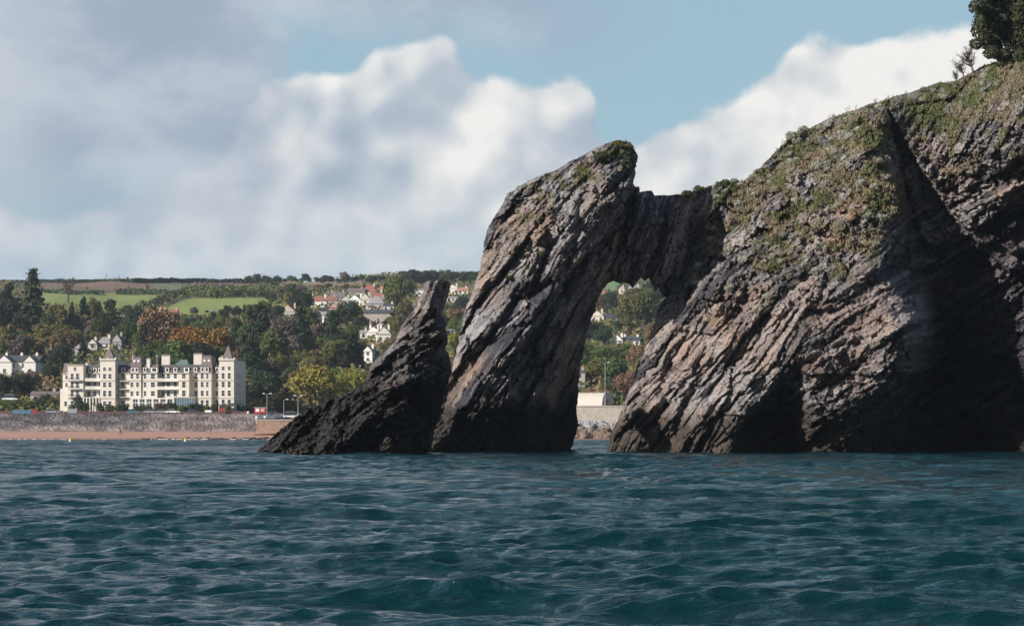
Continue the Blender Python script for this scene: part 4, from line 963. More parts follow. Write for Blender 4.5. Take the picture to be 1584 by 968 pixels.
def bare_branches(seed, h_=8, n1=9, sub=5, thin=.05):
    rnd = random.Random(seed); m_ = MB()
    m_.tube([(0,0,0),(.1,.05,h_*.3),(0,.1,h_*.62)], [.28,.2,.1], 6)
    for i in range(n1):
        z_ = h_ * (.22 + .42 * i / n1); a_ = rnd.random() * 6.28; L = h_ * (.25 + .22 * rnd.random())
        p0 = Vector((0, 0, z_)); d = Vector((math.cos(a_) * .75, math.sin(a_) * .75, .75)).normalized(); p1 = p0 + d * L * .5; p2 = p1 + (d + Vector((0, 0, .45))).normalized() * L * .6
        m_.tube([p0, p1, p2], [.12, .07, .03], 5)
        for j in range(sub):
            q = p0.lerp(p1, .4 + .6 * j / sub) if j < sub / 2 else p1.lerp(p2, (j - sub / 2) / (sub / 2))
            for k_ in range(4):
                dd = Vector((rnd.gauss(0, 1), rnd.gauss(0, 1), abs(rnd.gauss(.5, .8)))).normalized()
                e = q + dd * L * .38; m_.tube([q, q.lerp(e, .5) + Vector((0, 0, .12)), e], [thin, thin * .7, thin * .35], 3)
    return m_
CROWN = {}
def crown_mesh(kind, v, lm):
    k_ = (kind, v, lm)
    if k_ not in CROWN:
        g = (kind, v)
        if g not in LEAF: LEAF[g] = make_crown(kind, 100 + 17 * v + len(kind))
        V, Fq = LEAF[g]; CROWN[k_] = np_mesh('crown', V, Fq, [LM[lm]], smooth_=False)
    return CROWN[k_]
TRK = MB(); TRK.tube([(0,0,-1.5),(.05,0,3),(0,.1,7)], [.34,.26,.12], 7)
for i in range(6):
    a_ = i * 1.05; TRK.tube([(0,0,2.2+i*.5),(1.3*math.cos(a_),1.3*math.sin(a_),3.8+i*.5),(2.4*math.cos(a_),2.4*math.sin(a_),5.2+i*.5)], [.14,.09,.04], 5)
TRKM = TRK.mesh('trunk', BARK)
CT = MB(); CT.tube([(0,0,-1.5),(0,0,6),(0,0,11.4)], [.32,.2,.03], 7); CTM = CT.mesh('trunk', BARK)
TREES = []
HT = dict(broad=10.2, round=10.0, cone=11.8, pine=11.2, column=11.2, shrub=1.8); WD = dict(broad=11.0, round=10.6, cone=6.6, pine=9.0, column=5.2, shrub=3.6)
KINDW = dict(broad='spreading', round='round headed', cone='pointed', pine='flat tiered', column='columnar', shrub='low bushy')
LMW = dict(conifer='dark evergreen', green='green', olive='olive green', brown='brown autumn', orange='orange autumn', yellow='yellow green', dull='bare greyish', silver='silvery', gorse='dark green')
tr = random.Random(5)
def tree(px, py, hpx, kind, lm, wpx=None, v=None, p_=None, label=None, name=None, sink=.0, group=None):
    p_ = at(px, py) if p_ is None else p_
    s_ = hpx * p_.y / F / HT[kind]; sx = s_ if wpx is None else wpx * p_.y / F / WD[kind]
    nm = name or {'cone': 'conifer', 'pine': 'pine_tree', 'column': 'cypress_tree', 'shrub': 'shrub'}.get(kind, 'tree')
    o = empty(nm, p_ - Vector((0, 0, sink)), tr.random() * 6.28); o.scale = (sx, sx, s_)
    link('crown', crown_mesh(kind, tr.randrange(4) if v is None else v, lm), o)
    if kind != 'shrub': link('trunk', CTM if kind in ('cone', 'pine', 'column') else TRKM, o)
    o['category'] = 'shrub' if kind == 'shrub' else 'tree'
    TREES.append((o, px, py, kind, lm, label))
    if group: o['group'] = group
    return o
# ---- individually placed trees
T1_ = [(50,520,108,'cone','gorse',62,'tallest conifer standing against the fields at far left'),
 (14,510,72,'pine','conifer',48,'big dark cedar at the left edge below the skyline'), (-6,530,70,'round','conifer',50,'dark tree cut by the left edge of the picture'),
 (33,530,44,'broad','conifer',34,'dark tree under the tallest conifer, left side'), (72,528,40,'broad','gorse',30,'dark tree under the tallest conifer, right side'),
 (88,524,52,'round','olive',40,'rounded olive tree right of the tallest conifer'), (111,522,56,'cone','conifer',22,'narrow dark pine left of the bare trunk pine'),
 (130,520,60,'pine','conifer',24,'tall bare trunked pine beside the round brown tree'), (146,510,52,'round','olive',26,'slim olive brown tree behind the bare trunked pine'),
 (172,522,58,'pine','conifer',48,'wide umbrella pine below the left green field'), (158,530,44,'broad','gorse',34,'dark bushy tree in front of the umbrella pine'), (205,530,52,'broad','conifer',40,'dark spreading tree right of the umbrella pine'),
 (100,548,38,'round','brown',50,'round reddish brown tree above the white villa'), (128,552,30,'cone','conifer',18,'small dark conifer between roofs behind the hotel'), (8,556,52,'broad','olive',44,'mottled olive tree above the white villa'),
 (34,560,40,'broad','dull',42,'bare purplish tree above the villa roof'), (60,556,30,'broad','brown',30,'brown bush like tree beside the hipped cottage'),
 (245,548,76,'round','brown',64,'big brown domed tree behind the hotel chimneys'), (288,560,56,'round','orange',58,'brightest orange tree above the hotel roof'), (325,562,58,'round','orange',66,'orange brown tree left of the right hotel tower'),
 (222,560,62,'cone','conifer',34,'dark cone shaped conifer between brown trees'), (262,520,34,'broad','brown',44,'brown crown below the green field'), (400,560,96,'column','conifer',48,'massive dark columnar cypress right of the hotel'),
 (384,580,60,'broad','conifer',44,'dark tree touching the right hotel tower'), (420,570,60,'broad','green',52,'green tree beside the massive cypress'), (440,545,58,'round','dull',64,'greyish pink bare crowned tree in mid slope'),
 (468,548,76,'cone','conifer',52,'dark conifer right of the greyish pink tree'), (410,625,50,'round','conifer',56,'dark rounded tree behind the lamp posts'), (388,630,40,'round','conifer',40,'dark bush mass right of the hotel'),
 (489,633,70,'round','yellow',84,'largest yellow green tree behind the stack'), (545,618,46,'round','yellow',60,'second yellow green tree, partly behind the stack'), (436,638,26,'round','olive',34,'small olive tree by the promenade lamps'), (452,640,20,'round','yellow',24,'small yellow bush left of the largest yellow tree'),
 (527,572,46,'round','green',44,'bright green tree in front of the town'), (548,570,56,'cone','conifer',44,'dark conifer beside the bright green tree'), (512,545,44,'broad','conifer',44,'dark spreading tree below the town'),
 (540,505,42,'round','conifer',38,'dark dome tree between the town houses'), (466,490,44,'round','conifer',38,'dark tree between the red gable and the red hipped roof'), (560,512,22,'round','conifer',24,'small dark tree left of the buff block'),
 (617,478,54,'round','green',52,'big green tree right of the town roofs'), (628,502,38,'round','olive',36,'olive tree under the big green tree'), (612,520,32,'round','olive',30,'olive tree right of the tall chimneys'), (606,506,22,'pine','conifer',28,'palm like dark tree right of the buff block'),
 (640,520,26,'round','brown',28,'brown tree against the stack left flank'), (712,500,36,'round','conifer',30,'dark tree in the gap below the white terrace'), (704,516,24,'round','green',26,'green tree in the gap above the flat cream house'), (700,545,30,'round','yellow',26,'yellowish tree low in the gap by the spire'), (716,474,16,'round','conifer',24,'dark bush beside the pillar edge'), (690,500,30,'round','gorse',26,'dark green tree behind the spire'),
 (925,485,34,'round','brown',30,'brown tree at the top left of the arch opening'), (946,484,36,'round','conifer',28,'dark round tree high in the arch opening'), (975,512,60,'round','olive',52,'tall olive willow in the middle of the arch opening'), (1000,510,64,'round','green',46,'large green tree right of the olive willow'), (985,476,30,'round','olive',50,'olive crown under the hanging rock teeth'), (1012,470,34,'broad','conifer',34,'dark crown at the upper right rim of the opening'),
 (1012,545,46,'round','brown',34,'brown tree by the right rim of the opening'), (915,530,32,'broad','conifer',40,'dark tree at the left rim of the opening'), (935,535,30,'broad','conifer',36,'dark tree left of the bright white bungalow'), (905,555,26,'round','green',32,'green tree low at the left rim of the opening'), (935,560,24,'round','green',46,'light green tree below the bright white bungalow'), (968,560,26,'broad','green',44,'bushy green tree under the bungalow wing'), (990,575,40,'round','brown',50,'brown tree under the bungalow wing, right'),
 (915,592,30,'broad','olive',46,'olive tree beside the grey blue house'), (945,592,40,'broad','green',50,'green tree behind the curved shelter'), (975,618,46,'round','brown',52,'rusty brown tree right of the curved shelter'), (950,612,26,'broad','gorse',44,'dark shrubby tree right behind the curved shelter'), (995,600,50,'broad','olive',40,'olive tree against the headland foot'),
 (28,612,36,'round','gorse',52,'large dark bush in front of the villa'), (50,610,38,'round','dull',34,'brownish bush in front of the villa'), (2,620,44,'round','conifer',34,'dark tree at the left edge by the shore road'), (78,592,30,'round','conifer',30,'dark tree between villa and hotel'), (90,575,34,'round','conifer',36,'dark tree behind the hotel left turret'), (96,560,24,'broad','conifer',40,'dark tree above the hotel left turret'),
 (70,634,24,'round','gorse',26,'dark bush below the stone bungalow'), (84,636,22,'round','olive',22,'olive bush next to the hotel left corner'), (20,634,16,'round','green',44,'green bush by the blue hoarding'), (46,636,14,'round','green',40,'green hedge like bush left of the stone bungalow')]
for px, py, hp, kd, lm, wp, lb in T1_: tree(px, py, hp, kd, lm, wp, label=lb)
# ---- the rest of the wooded slope
HBOX = [(a_[0] - a_[2] / 2 - 3, a_[0] + a_[2] / 2 + 3, a_[1] - a_[3] - a_[4] * .6, a_[1] + 2) for a_ in HL[2:]]
def clear(px, top, w_, py):
    for a_, b_, c_, d in HBOX:
        if px + w_ * .42 > a_ and px - w_ * .42 < b_ and top < d - 2 and py > d - 1 : return False
    return True
rows_ = [(500, 26, 24), (512, 28, 24), (526, 30, 26), (541, 32, 27), (557, 34, 28), (574, 36, 30), (592, 36, 30), (610, 34, 32)]
for ri, (py, hp, stp) in enumerate(rows_):
    px = -30 + (ri % 2) * 12
    while px < 760:
        x_ = px + tr.uniform(-6, 6); y_ = py + tr.uniform(-5, 5); h_ = hp * tr.uniform(.75, 1.25)
        px += stp
        if 95 < x_ < 372 and y_ > 578: continue
        if x_ < 95 and y_ > 560: continue
        if 620 < x_ < 690 and y_ > 530: continue
        if y_ > 560 and x_ > 560: continue
        if 85 < x_ < 460 and y_ - h_ < 486 and not (x_ > 420): h_ = max(12, y_ - 490)
        if 200 < x_ < 420 and y_ < 506: h_ = min(h_, 18)
        if not clear(x_, y_ - h_, h_, y_): continue
        r_ = tr.random()
        lm = 'conifer' if r_ < .30 else 'green' if r_ < .52 else 'olive' if r_ < .68 else 'brown' if r_ < .85 else 'gorse' if r_ < .95 else 'dull'
        kd = tr.choice(['broad', 'round', 'broad', 'pine', 'cone', 'column']) if lm == 'conifer' else tr.choice(['broad', 'round'])
        tree(x_, y_, h_, kd, lm)
# ridge and upper slope
for i in range(46):
    px = 385 + i * 8 + tr.uniform(-3, 3)
    if 620 < px: hp = tr.uniform(10, 20)
    else: hp = tr.uniform(7, 13)
    py = 436 + tr.uniform(-1, 3)
    tree(px, py, hp, tr.choice(['broad', 'round']), tr.choice(['conifer', 'gorse', 'green', 'conifer']), hp * 1.3)
for i in range(34):
    px = 300 + i * 9.5 + tr.uniform(-4, 4); py = 452 + tr.uniform(-4, 5) + (4 if px < 420 else 0); hp = tr.uniform(9, 16)
    if px < 470 and inside(np.array([px]), np.array([py - 3.]), FIELDS[1][0])[0]: py = 456; hp = 9
    if 478 < px < 616: py = min(py, 449); hp = tr.uniform(6, 10)
    tree(px, py, hp, tr.choice(['broad', 'round']), tr.choice(['green', 'olive', 'gorse', 'dull', 'brown']), hp * 1.4)
for (px, py, hp, kd, lm) in [(432,466,20,'round','dull'),(450,462,22,'broad','gorse'),(420,470,18,'round','conifer'),(446,474,20,'broad','olive'),(378,490,20,'cone','conifer'),(352,488,15,'broad','conifer'),(365,492,18,'broad','conifer'),(300,488,13,'round','dull'),(390,496,24,'broad','gorse'),(410,492,26,'broad','green'),(430,500,26,'broad','conifer'),(240,492,22,'cone','conifer'),(345,500,20,'broad','gorse'),(330,498,14,'broad','conifer'),(397,440,16,'broad','gorse'),(415,442,14,'round','gorse'),
                             (532,437,16,'broad','dull'),(640,440,24,'round','gorse'),(655,440,22,'round','gorse'),(670,440,22,'round','conifer'),(600,440,12,'round','olive'),(576,440,13,'broad','gorse'),(512,510,30,'broad','gorse'),(525,498,20,'round','olive'),(478,512,34,'broad','green'),(455,520,36,'round','green'),(606,545,24,'round','brown'),(618,538,22,'broad','olive'),(590,548,16,'round','olive'),(604,560,22,'broad','gorse'),(545,530,26,'broad','green'),(556,548,24,'broad','olive'),(480,530,28,'round','brown'),
                             (920,462,12,'round','green'),(940,464,12,'broad','olive'),(955,475,12,'round','olive'),(1000,455,16,'broad','gorse'),(1015,450,16,'broad','gorse'),(905,480,24,'broad','green'),(900,508,22,'broad','gorse'),(955,515,18,'broad','gorse'),(900,575,24,'broad','green'),(925,574,20,'round','olive'),(1002,560,30,'broad','olive'),(960,580,24,'broad','green')]:
    tree(px, py, hp, kd, lm)
# bare skyline trees
for px, py, hp, lb in [(105,468,40,'large leafless tree in the green field near the skyline'), (88,440,10,'small bare tree on the skyline left of the large leafless one'), (399,436,18,'bare topped tree on the ridge above the second field'), (228,452,14,'leafless tree in the brown upper field')]:
    p_ = at(px, py); o = empty('bare_tree', p_); s_ = hp * p_.y / F / 8; o.scale = (s_ * 1.25, s_ * 1.25, s_)
    bare_branches(px, thin=.09).build('branches', BARK, o); tag(o, lb, 'tree')
# labels for the wooded slope, singling each one out
marks = [(-40, 'at the far left'), (30, 'above the white villa'), (95, 'behind the hotel left block'), (160, 'behind the first hotel tower'), (205, 'behind the hotel middle'), (260, 'behind the hotel chimneys'), (315, 'behind the last hotel tower'), (378, 'right of the hotel'), (425, 'left of the town houses'), (480, 'among the town houses'), (545, 'by the buff block'), (600, 'left of the broken spire'), (680, 'beside the arch pillar'), (800, 'seen through the arch')]
def zone(px): return [m_ for a_, m_ in marks if px >= a_][-1]
def band(py): return 'on the skyline ridge' if py < 442 else 'by the upper fields' if py < 470 else 'high on the slope' if py < 505 else 'on the middle slope' if py < 545 else 'low on the slope' if py < 590 else 'at the slope foot'
grp = {}
for t in TREES:
    if t[5]: t[0]['label'] = t[5]; continue
    grp.setdefault((KINDW[t[3]], LMW[t[4]], zone(t[1]), band(t[2])), []).append(t)
ords = ['', 'second ', 'third ', 'fourth ', 'fifth ', 'sixth ', 'seventh ', 'eighth ', 'ninth ', 'tenth ']
for (kw, lw, zn, bd), L_ in grp.items():
    L_.sort(key=lambda t: t[1])
    for i, t in enumerate(L_):
        lb = f'{lw} {kw} tree {bd} {zn}'
        if len(L_) > 1: lb = f'{lw} {kw} {bd} {zn}, ' + ('leftmost' if i == 0 else ords[i] + 'from left')
        t[0]['label'] = lb; t[0]['group'] = 'trees on the wooded hillside'
# hedges (each a long strip of leaves on the land)
def hedge(pts, h_, lm, label, n=900, wd=2.5):
    rng = np.random.default_rng(int(pts[0][0])); Ps = [at(*q) for q in pts]; Cs = []
    for a_, b_ in zip(Ps, Ps[1:]):
        k_ = max(8, int(n * (b_ - a_).length / sum((d - c_).length for c_, d in zip(Ps, Ps[1:])))); t = rng.random(k_)
        c_ = np.array(a_)[None] * (1 - t[:, None]) + np.array(b_)[None] * t[:, None]
        hh = h_ * (.7 + .5 * vn(t * (b_ - a_).length / 7, t * 0, 5))
        c_ = c_ + np.stack([rng.normal(size=k_) * wd * .3, rng.normal(size=k_) * wd * .3, rng.random(k_) * hh], 1); Cs.append(c_)
    c_ = np.vstack(Cs); V, Fq = leaves(c_, np.tile([0, -.4, .6], (len(c_), 1)), .8, rng)
    o = link('hedge', np_mesh('hedge', V, Fq, [LM[lm]], smooth_=False)); tag(o, label, 'hedge')
hedge([(285,457),(262,466),(240,474),(196,487),(178,494)], 5, 'gorse', 'thick dark hedge running down between the two green fields', 1500)
hedge([(205,437),(300,436.5),(400,436)], 3.5, 'conifer', 'thin black hedge line along the skyline field', 6000)
hedge([(0,437),(60,437),(140,437),(200,437)], 2.5, 'conifer', 'low hedge on the skyline at far left', 4000)
hedge([(60,453),(110,456),(160,456)], 3, 'conifer', 'short dark hedge in front of the large leafless tree', 700)
hedge([(180,455),(240,456),(285,457)], 4, 'gorse', 'dark hedge along the top of the left green field', 900)
hedge([(285,457),(330,462),(370,459),(430,457)], 8, 'green', 'bushy hedge along the top of the right green field', 1800, 6)
hedge([(295,449),(345,450),(410,455)], 6, 'dull', 'brownish hedge above the right green field', 1200, 6)
# undergrowth
def scrub():
    rng = np.random.default_rng(3); n = 42000
    px = rng.uniform(-60, 1060, n); Y = 690 + (1690 - 690) * rng.random(n) ** 1.5
    z = land_z(px, Y); row = HY - (z - CH) / Y * F; k_ = np.ones(n, bool)
    for poly, _ in FIELDS: k_ &= sdist(px, row, poly) < -1
    k_ &= ~((px > 94) & (px < 376) & (Y < 700)); k_ &= ~((px > 740) & (px < 880))
    px, Y, z = px[k_], Y[k_], z[k_]; c_ = np.stack([(px - CX) / F * Y, Y, z + rng.random(len(px)) * 2.6], 1)
    V, Fq = leaves(c_, np.tile([0, -.5, .6], (len(c_), 1)), 1.0, rng)
    h_ = len(Fq) // 3
    o = link('undergrowth', np_mesh('undergrowth', V, Fq, [LM['gorse'], LM['olive'], LM['brown']], smooth_=False, mi=np.floor(3 * vn(px / 14, Y / 22, 8)).clip(0, 2))); tag(o, 'tangled green and brown undergrowth between the trees', 'undergrowth', kind='stuff')
scrub()
# ------------------------------------------------------------------ things on the rocks
def on_rock(name, px, py):
    S = SURF[name]; j = int(round((px - S['x0']) / S['step'])); i = int(round((py - S['y0']) / S['step']))
    i = max(0, min(S['dep'].shape[0] - 1, i)); j = max(0, min(S['dep'].shape[1] - 1, j))
    if not S['used'][i, j]: return None
    return Vector(P(px, py, float(S['dep'][i, j])))
def top_of(name, px):
    S = SURF[name]; j = int(round((px - S['x0']) / S['step'])); c_ = S['used'][:, j]
    return S['y0'] + int(np.argmax(c_)) * S['step'] + 1.5
rk = random.Random(21)
def rock_shrub(name, px, py, sz, lm, lb, group=None, flat=.8, kind='shrub'):
    p_ = on_rock(name, px, py)
    if p_ is None: return
    if lm == 'silver' and SURF[name]['veg'][int((py - SURF[name]['y0']) / SURF[name]['step']), int((px - SURF[name]['x0']) / SURF[name]['step'])] < .12: return
    s_ = sz * p_.y / F / 3.6
    o = empty('shrub', p_ + Vector((0, -.12 * sz * p_.y / F, -.30 * sz * p_.y / F)), rk.random() * 6.28); o.scale = (s_, s_, s_ * flat * rk.uniform(1.1, 1.5))
    link('crown', crown_mesh('shrub', rk.randrange(4), lm), o); tag(o, lb, 'shrub', group)
SL = 'rounded silvery grey cushion shrub on the grassy headland slope'
for i in range(190):
    for _ in range(30):
        px, py = rk.uniform(1060, 1400), rk.uniform(160, 520)
        if inside(np.array([px]), np.array([py]), slope_poly)[0]: break
    sz = rk.choice([8, 11, 14, 17, 21]); zn = ('just under the skyline' if py - top_of('headland', px) < 28 else 'low on the slope above bare slabs' if py > 400 else 'on the left flank by the span' if px < 1180 else 'near the gully edge' if px > 1330 else 'in the middle of the slope')
    rock_shrub('headland', px, py, sz, 'silver', f"{'small' if sz < 12 else 'medium' if sz < 18 else 'large'} silvery cushion shrub {zn}", 'silvery cushion shrubs on the headland')
for px, py, sz, lb in [(1266, 256, 26, 'biggest silvery bush high on the headland slope'), (1277, 284, 24, 'silvery bush just below the biggest one'), (1326, 203, 24, 'pale silvery bush near the headland crest'), (1216, 256, 22, 'silvery bush left of the biggest one on the slope'), (1226, 371, 24, 'dark edged silvery bush halfway down the slope'), (1265, 362, 16, 'small pale bush right of the orange rock patch')]:
    rock_shrub('headland', px, py, sz, 'silver', lb)
for i in range(46):
    px = rk.uniform(1110, 1500); rock_shrub('headland', px, top_of('headland', px) + 3, rk.uniform(6, 14), rk.choice(['gorse', 'green', 'olive', 'gorse']), 'small dark green bush on the headland skyline', 'small bushes along the headland skyline', .6)
for i in range(60):
    px = rk.uniform(1330, 1584); py = top_of('headland', px) + rk.uniform(6, 75)
    if py > 230: continue
    rock_shrub('headland', px, py, rk.uniform(6, 15), rk.choice(['gorse', 'green', 'olive', 'grass']), 'low green tuft on the turf below the cliff top tree', 'green tufts on the cliff top turf', .55)
for px, py, sz, lm, lb in [(1120, 288, 34, 'gorse', 'dark rounded bush where the arch span meets the headland'), (1098, 296, 24, 'gorse', 'dark bush on the right end of the arch span'), (1143, 290, 20, 'olive', 'olive bush on the headland right above the span end'), (1135, 282, 20, 'silver', 'greyish bush beside the dark rounded one above the span'), (1432, 139, 22, 'dull', 'purplish bush on the skyline turf'), (1503, 119, 14, 'silver', 'small grey bush at the foot of the bare branches')]:
    rock_shrub('headland', px, py, sz, lm, lb)
for px, py, sz, lm, lb in [(932, 243, 30, 'gorse', 'large dark bush near the top of the arch pillar'), (955, 224, 22, 'olive', 'olive bush on the very tip of the pillar'), (972, 226, 16, 'olive', 'small bush at the right tip of the pillar'), (938, 262, 14, 'silver', 'silvery bush under the large dark bush on the pillar'), (1062, 300, 22, 'gorse', 'dark bush in the middle of the arch span top'), (1080, 296, 26, 'gorse', 'wide dark bush right of the span middle'), (1045, 304, 14, 'gorse', 'small bush left of the span middle'), (1020, 305, 10, 'gorse', 'tiny bush near the broken columns of the span'), (757, 449, 12, 'green', 'small green plant low on the pillar left edge'), (788, 428, 14, 'green', 'green plant on the pillar below the ledge'), (836, 392, 14, 'green', 'green plant on the pillar ledge')]:
    rock_shrub('natural_arch', px, py, sz, lm, lb)
for i in range(46):
    px = rk.uniform(786, 985); py = top_of('natural_arch', px) + rk.uniform(2, 40 if px < 900 else 26)
    rock_shrub('natural_arch', px, py, rk.uniform(6, 13), rk.choice(['gorse', 'silver', 'olive', 'gorse']), 'little cushion plant on the upper slope of the arch pillar', 'cushion plants on top of the arch pillar', .7)
def rock_grass():
    rng = np.random.default_rng(9); Vs, Fs, n0, mi = [], [], 0, []
    for name, n in (('headland', 70000), ('natural_arch', 12000)):
        S = SURF[name]; h_, w_ = S['veg'].shape
        i = rng.integers(0, h_, n * 6); j = rng.integers(0, w_, n * 6)
        ok = S['used'][i, j] & (rng.random(n * 6) < S['veg'][i, j] ** 1.3); i, j = i[ok][:n], j[ok][:n]
        px = S['x0'] + (j + rng.random(len(j))) * S['step']; py = S['y0'] + (i + rng.random(len(i))) * S['step']; Y = S['dep'][i, j]
        c_ = np.stack([(px - CX) / F * Y, Y - .05, CH - (py - HY) / F * Y], 1)
        k_ = len(c_); L = (.10 + .26 * rng.random(k_) * (0.4 + vn(px / 12, py / 12, 77)))[:, None]; up = np.array([0, -.25, 1.0]) + rng.normal(size=(k_, 3)) * .42; up /= np.linalg.norm(up, axis=1)[:, None]
        sd = np.cross(up, rng.normal(size=(k_, 3))); sd /= np.linalg.norm(sd, axis=1)[:, None]
        V = np.stack([c_ - sd * .055, c_ + sd * .055, c_ + up * L + sd * .03, c_ + up * L - sd * .03], 1).reshape(-1, 3)
        Vs.append(V); Fs.append(np.arange(4 * k_).reshape(k_, 4) + n0); n0 += 4 * k_
        mi.append((vn(px / 30, py / 22, 91) > .50).astype(int))
    o = link('grass', np_mesh('grass', np.vstack(Vs), np.vstack(Fs), [LM['grass'], LM['dry']], smooth_=False, mi=np.concatenate(mi))); tag(o, 'short green and straw coloured grass over the rock tops and slopes', 'grass', kind='stuff')
rock_grass()
# cliff-top evergreen, running out of the picture at the top and right
def clifftop():
    rng = np.random.default_rng(4); Y = 236.; bl = []
    def b(px, py, rp, dy=0, fl=1.0): s_ = Y / F; bl.append((P(px, py, Y + dy), (rp * s_, rp * s_ * 1.2, rp * s_ * fl)))
    for px, py, r_ in [(1560,20,45),(1600,-20,60),(1570,60,40),(1620,40,55),(1535,40,30),(1680,-10,70),(1600,-90,70),(1540,-30,30),(1700,-90,60)]: b(px, py, r_, rng.uniform(-2, 2))
    for i in range(210):
        px = rng.uniform(1505, 1720); py = rng.uniform(-120, 88); lo = 1503 + 8 * math.sin(py * .09) + (22 if py > 70 else 0) + max(0, (-10 - py)) * .35
        if px < lo: px = lo + rng.uniform(0, 12)
        b(px, py, rng.uniform(7, 13), rng.uniform(-5, 3), .8)
    V, Fq = blob_crown(bl, 100000, .19, rng, .12)
    base = Vector(P(1590, 96, Y)); o = empty('evergreen_tree', base); tag(o, 'dense dark evergreen tree on the cliff top, cut by the top right corner', 'tree')
    link('crown', np_mesh('crown', V - np.array(base), Fq, [LM['holm']], smooth_=False), o)
    t = MB(); t.tube([(0, 0, -2), (.3, 0, 4), (.8, .3, 12)], [.6, .5, .25], 8)
    for k_ in range(7): a_ = k_ * .9; t.tube([(.3, 0, 2 + k_), (2.5 * math.cos(a_), 2 * math.sin(a_), 4 + k_), (5 * math.cos(a_), 3.5 * math.sin(a_), 5.5 + k_)], [.2, .13, .05], 6)
    t.build('trunk', BARK, o)
    for px, h_, rz, lb in [(1507, 46, 0, 'leafless spreading bush in front of the cliff top tree'), (1492, 34, 1.5, 'thin leafless bush on the skyline left of the cliff top tree'), (1480, 22, 2.6, 'faint twiggy bush farthest left below the cliff top tree')]:
        py = top_of('headland', px) + 3; p_ = on_rock('headland', px, py + 1) or Vector(P(px, py, 236)); s_ = h_ * p_.y / F / 8
        o = empty('bare_bush', p_, rz); o.scale = (s_ * 1.1,) * 3; o.rotation_euler = (0, -.35, rz * .3); bare_branches(int(px), 8, 14, 9, .035).build('branches', BARK, o); tag(o, lb, 'shrub')
clifftop()
def stems():
    for i in range(16):
        px = rk.uniform(1150, 1440); py = top_of('headland', px) + 2; p_ = on_rock('headland', px, py + 1)
        if p_ is None: continue
        m_ = MB(); h_ = rk.uniform(.5, 1.1); m_.tube([(0, 0, -.2), (.05, 0, h_ * .6), (.12, 0, h_)], [.03, .022, .015], 4)
        for k_ in range(4): m_.tube([(.05, 0, h_ * (.5 + .1 * k_)), (.05 + rk.uniform(-.25, .25), 0, h_ * (.68 + .1 * k_))], [.018, .012], 3)
        o = m_.build('dry_stalk', LM['dry']); o.location = p_; tag(o, 'thin dry plant stalk against the sky on the headland edge', 'plant', 'dry stalks on the headland skyline')
stems()
# ------------------------------------------------------------------ boulders
def boulder_mesh(seed, mt):
    import bmesh
    bm = bmesh.new(); bmesh.ops.create_icosphere(bm, subdivisions=3, radius=1); rnd = random.Random(seed)
    pl = [(Vector((rnd.gauss(0, 1), rnd.gauss(0, 1), rnd.gauss(0, 1))).normalized(), rnd.uniform(.5, .85)) for _ in range(11)]
    for v in bm.verts:
        for n, d in pl:
            k_ = v.co.dot(n)
            if k_ > d: v.co -= n * (k_ - d)
        v.co += v.normal * rnd.uniform(-.025, .025)
    me = bpy.data.meshes.new('boulder'); bm.to_mesh(me); bm.free(); me.materials.append(mt); return me
BM1 = plain('grey_boulder', (.27,.28,.30), .9, var=.3, scale=1.2, bump=.08); BM2 = plain('brown_boulder', (.17,.125,.095), .9, var=.35, scale=1.2, bump=.08); BM3 = plain('dark_shore_rock', (.055,.045,.042), .8, var=.4, scale=1.2, bump=.08)
BG = [boulder_mesh(i, BM1) for i in range(4)]; BB = [boulder_mesh(i + 9, BM2) for i in range(4)]; BD = [boulder_mesh(i + 19, BM3) for i in range(4)]
for i in range(150):
    q = rk.random(); px = rk.uniform(868, 985); Y = 619 + 17 * q; z = .1 + 5.0 * q; hi_ = q + rk.uniform(-.2, .2) > .62
    o = link('boulder', rk.choice(BG if hi_ else BB)); s_ = rk.uniform(.8, 1.7); o.scale = (s_ * rk.uniform(.9, 1.5), s_, s_ * rk.uniform(.7, 1.1)); o.rotation_euler = (rk.random() * 3, rk.random() * 3, rk.random() * 6)
    o.location = ((px - CX) / F * Y, Y, z)
    sw = ('large ' if s_ > 1.4 else 'small ' if s_ < 1.1 else '') ; pz = 'near the pillar' if px < 905 else 'near the headland' if px > 940 else 'under the curved shelter'
    tag(o, f'{sw}grey boulder in the upper layer below the sea wall, {pz}' if hi_ else f'{sw}brown boulder in the lower layer above the water, {pz}', 'boulder', 'grey boulders under the sea wall' if hi_ else 'brown boulders under the sea wall')
for i in range(85):
    px = 215 + 230 * rk.random() ** .7; Y = 612 + 9 * rk.random(); o = link('shore_rock', rk.choice(BD)); s_ = rk.uniform(.3, .75) * (1.5 if px > 380 else 1)
    o.scale = (s_ * rk.uniform(1.2, 2.6), s_, s_ * .6); o.rotation_euler = (0, 0, rk.random() * 6); o.location = ((px - CX) / F * Y, Y, max(0, (Y - 616) * .11) + .05)
    tag(o, ('wide' if s_ > .55 else 'small') + ' low dark wet rock at the beach edge, ' + ('near the slipway' if px > 380 else 'below the right hotel tower' if px > 310 else 'below the hotel middle'), 'rock', 'dark wet rocks along the beach edge')
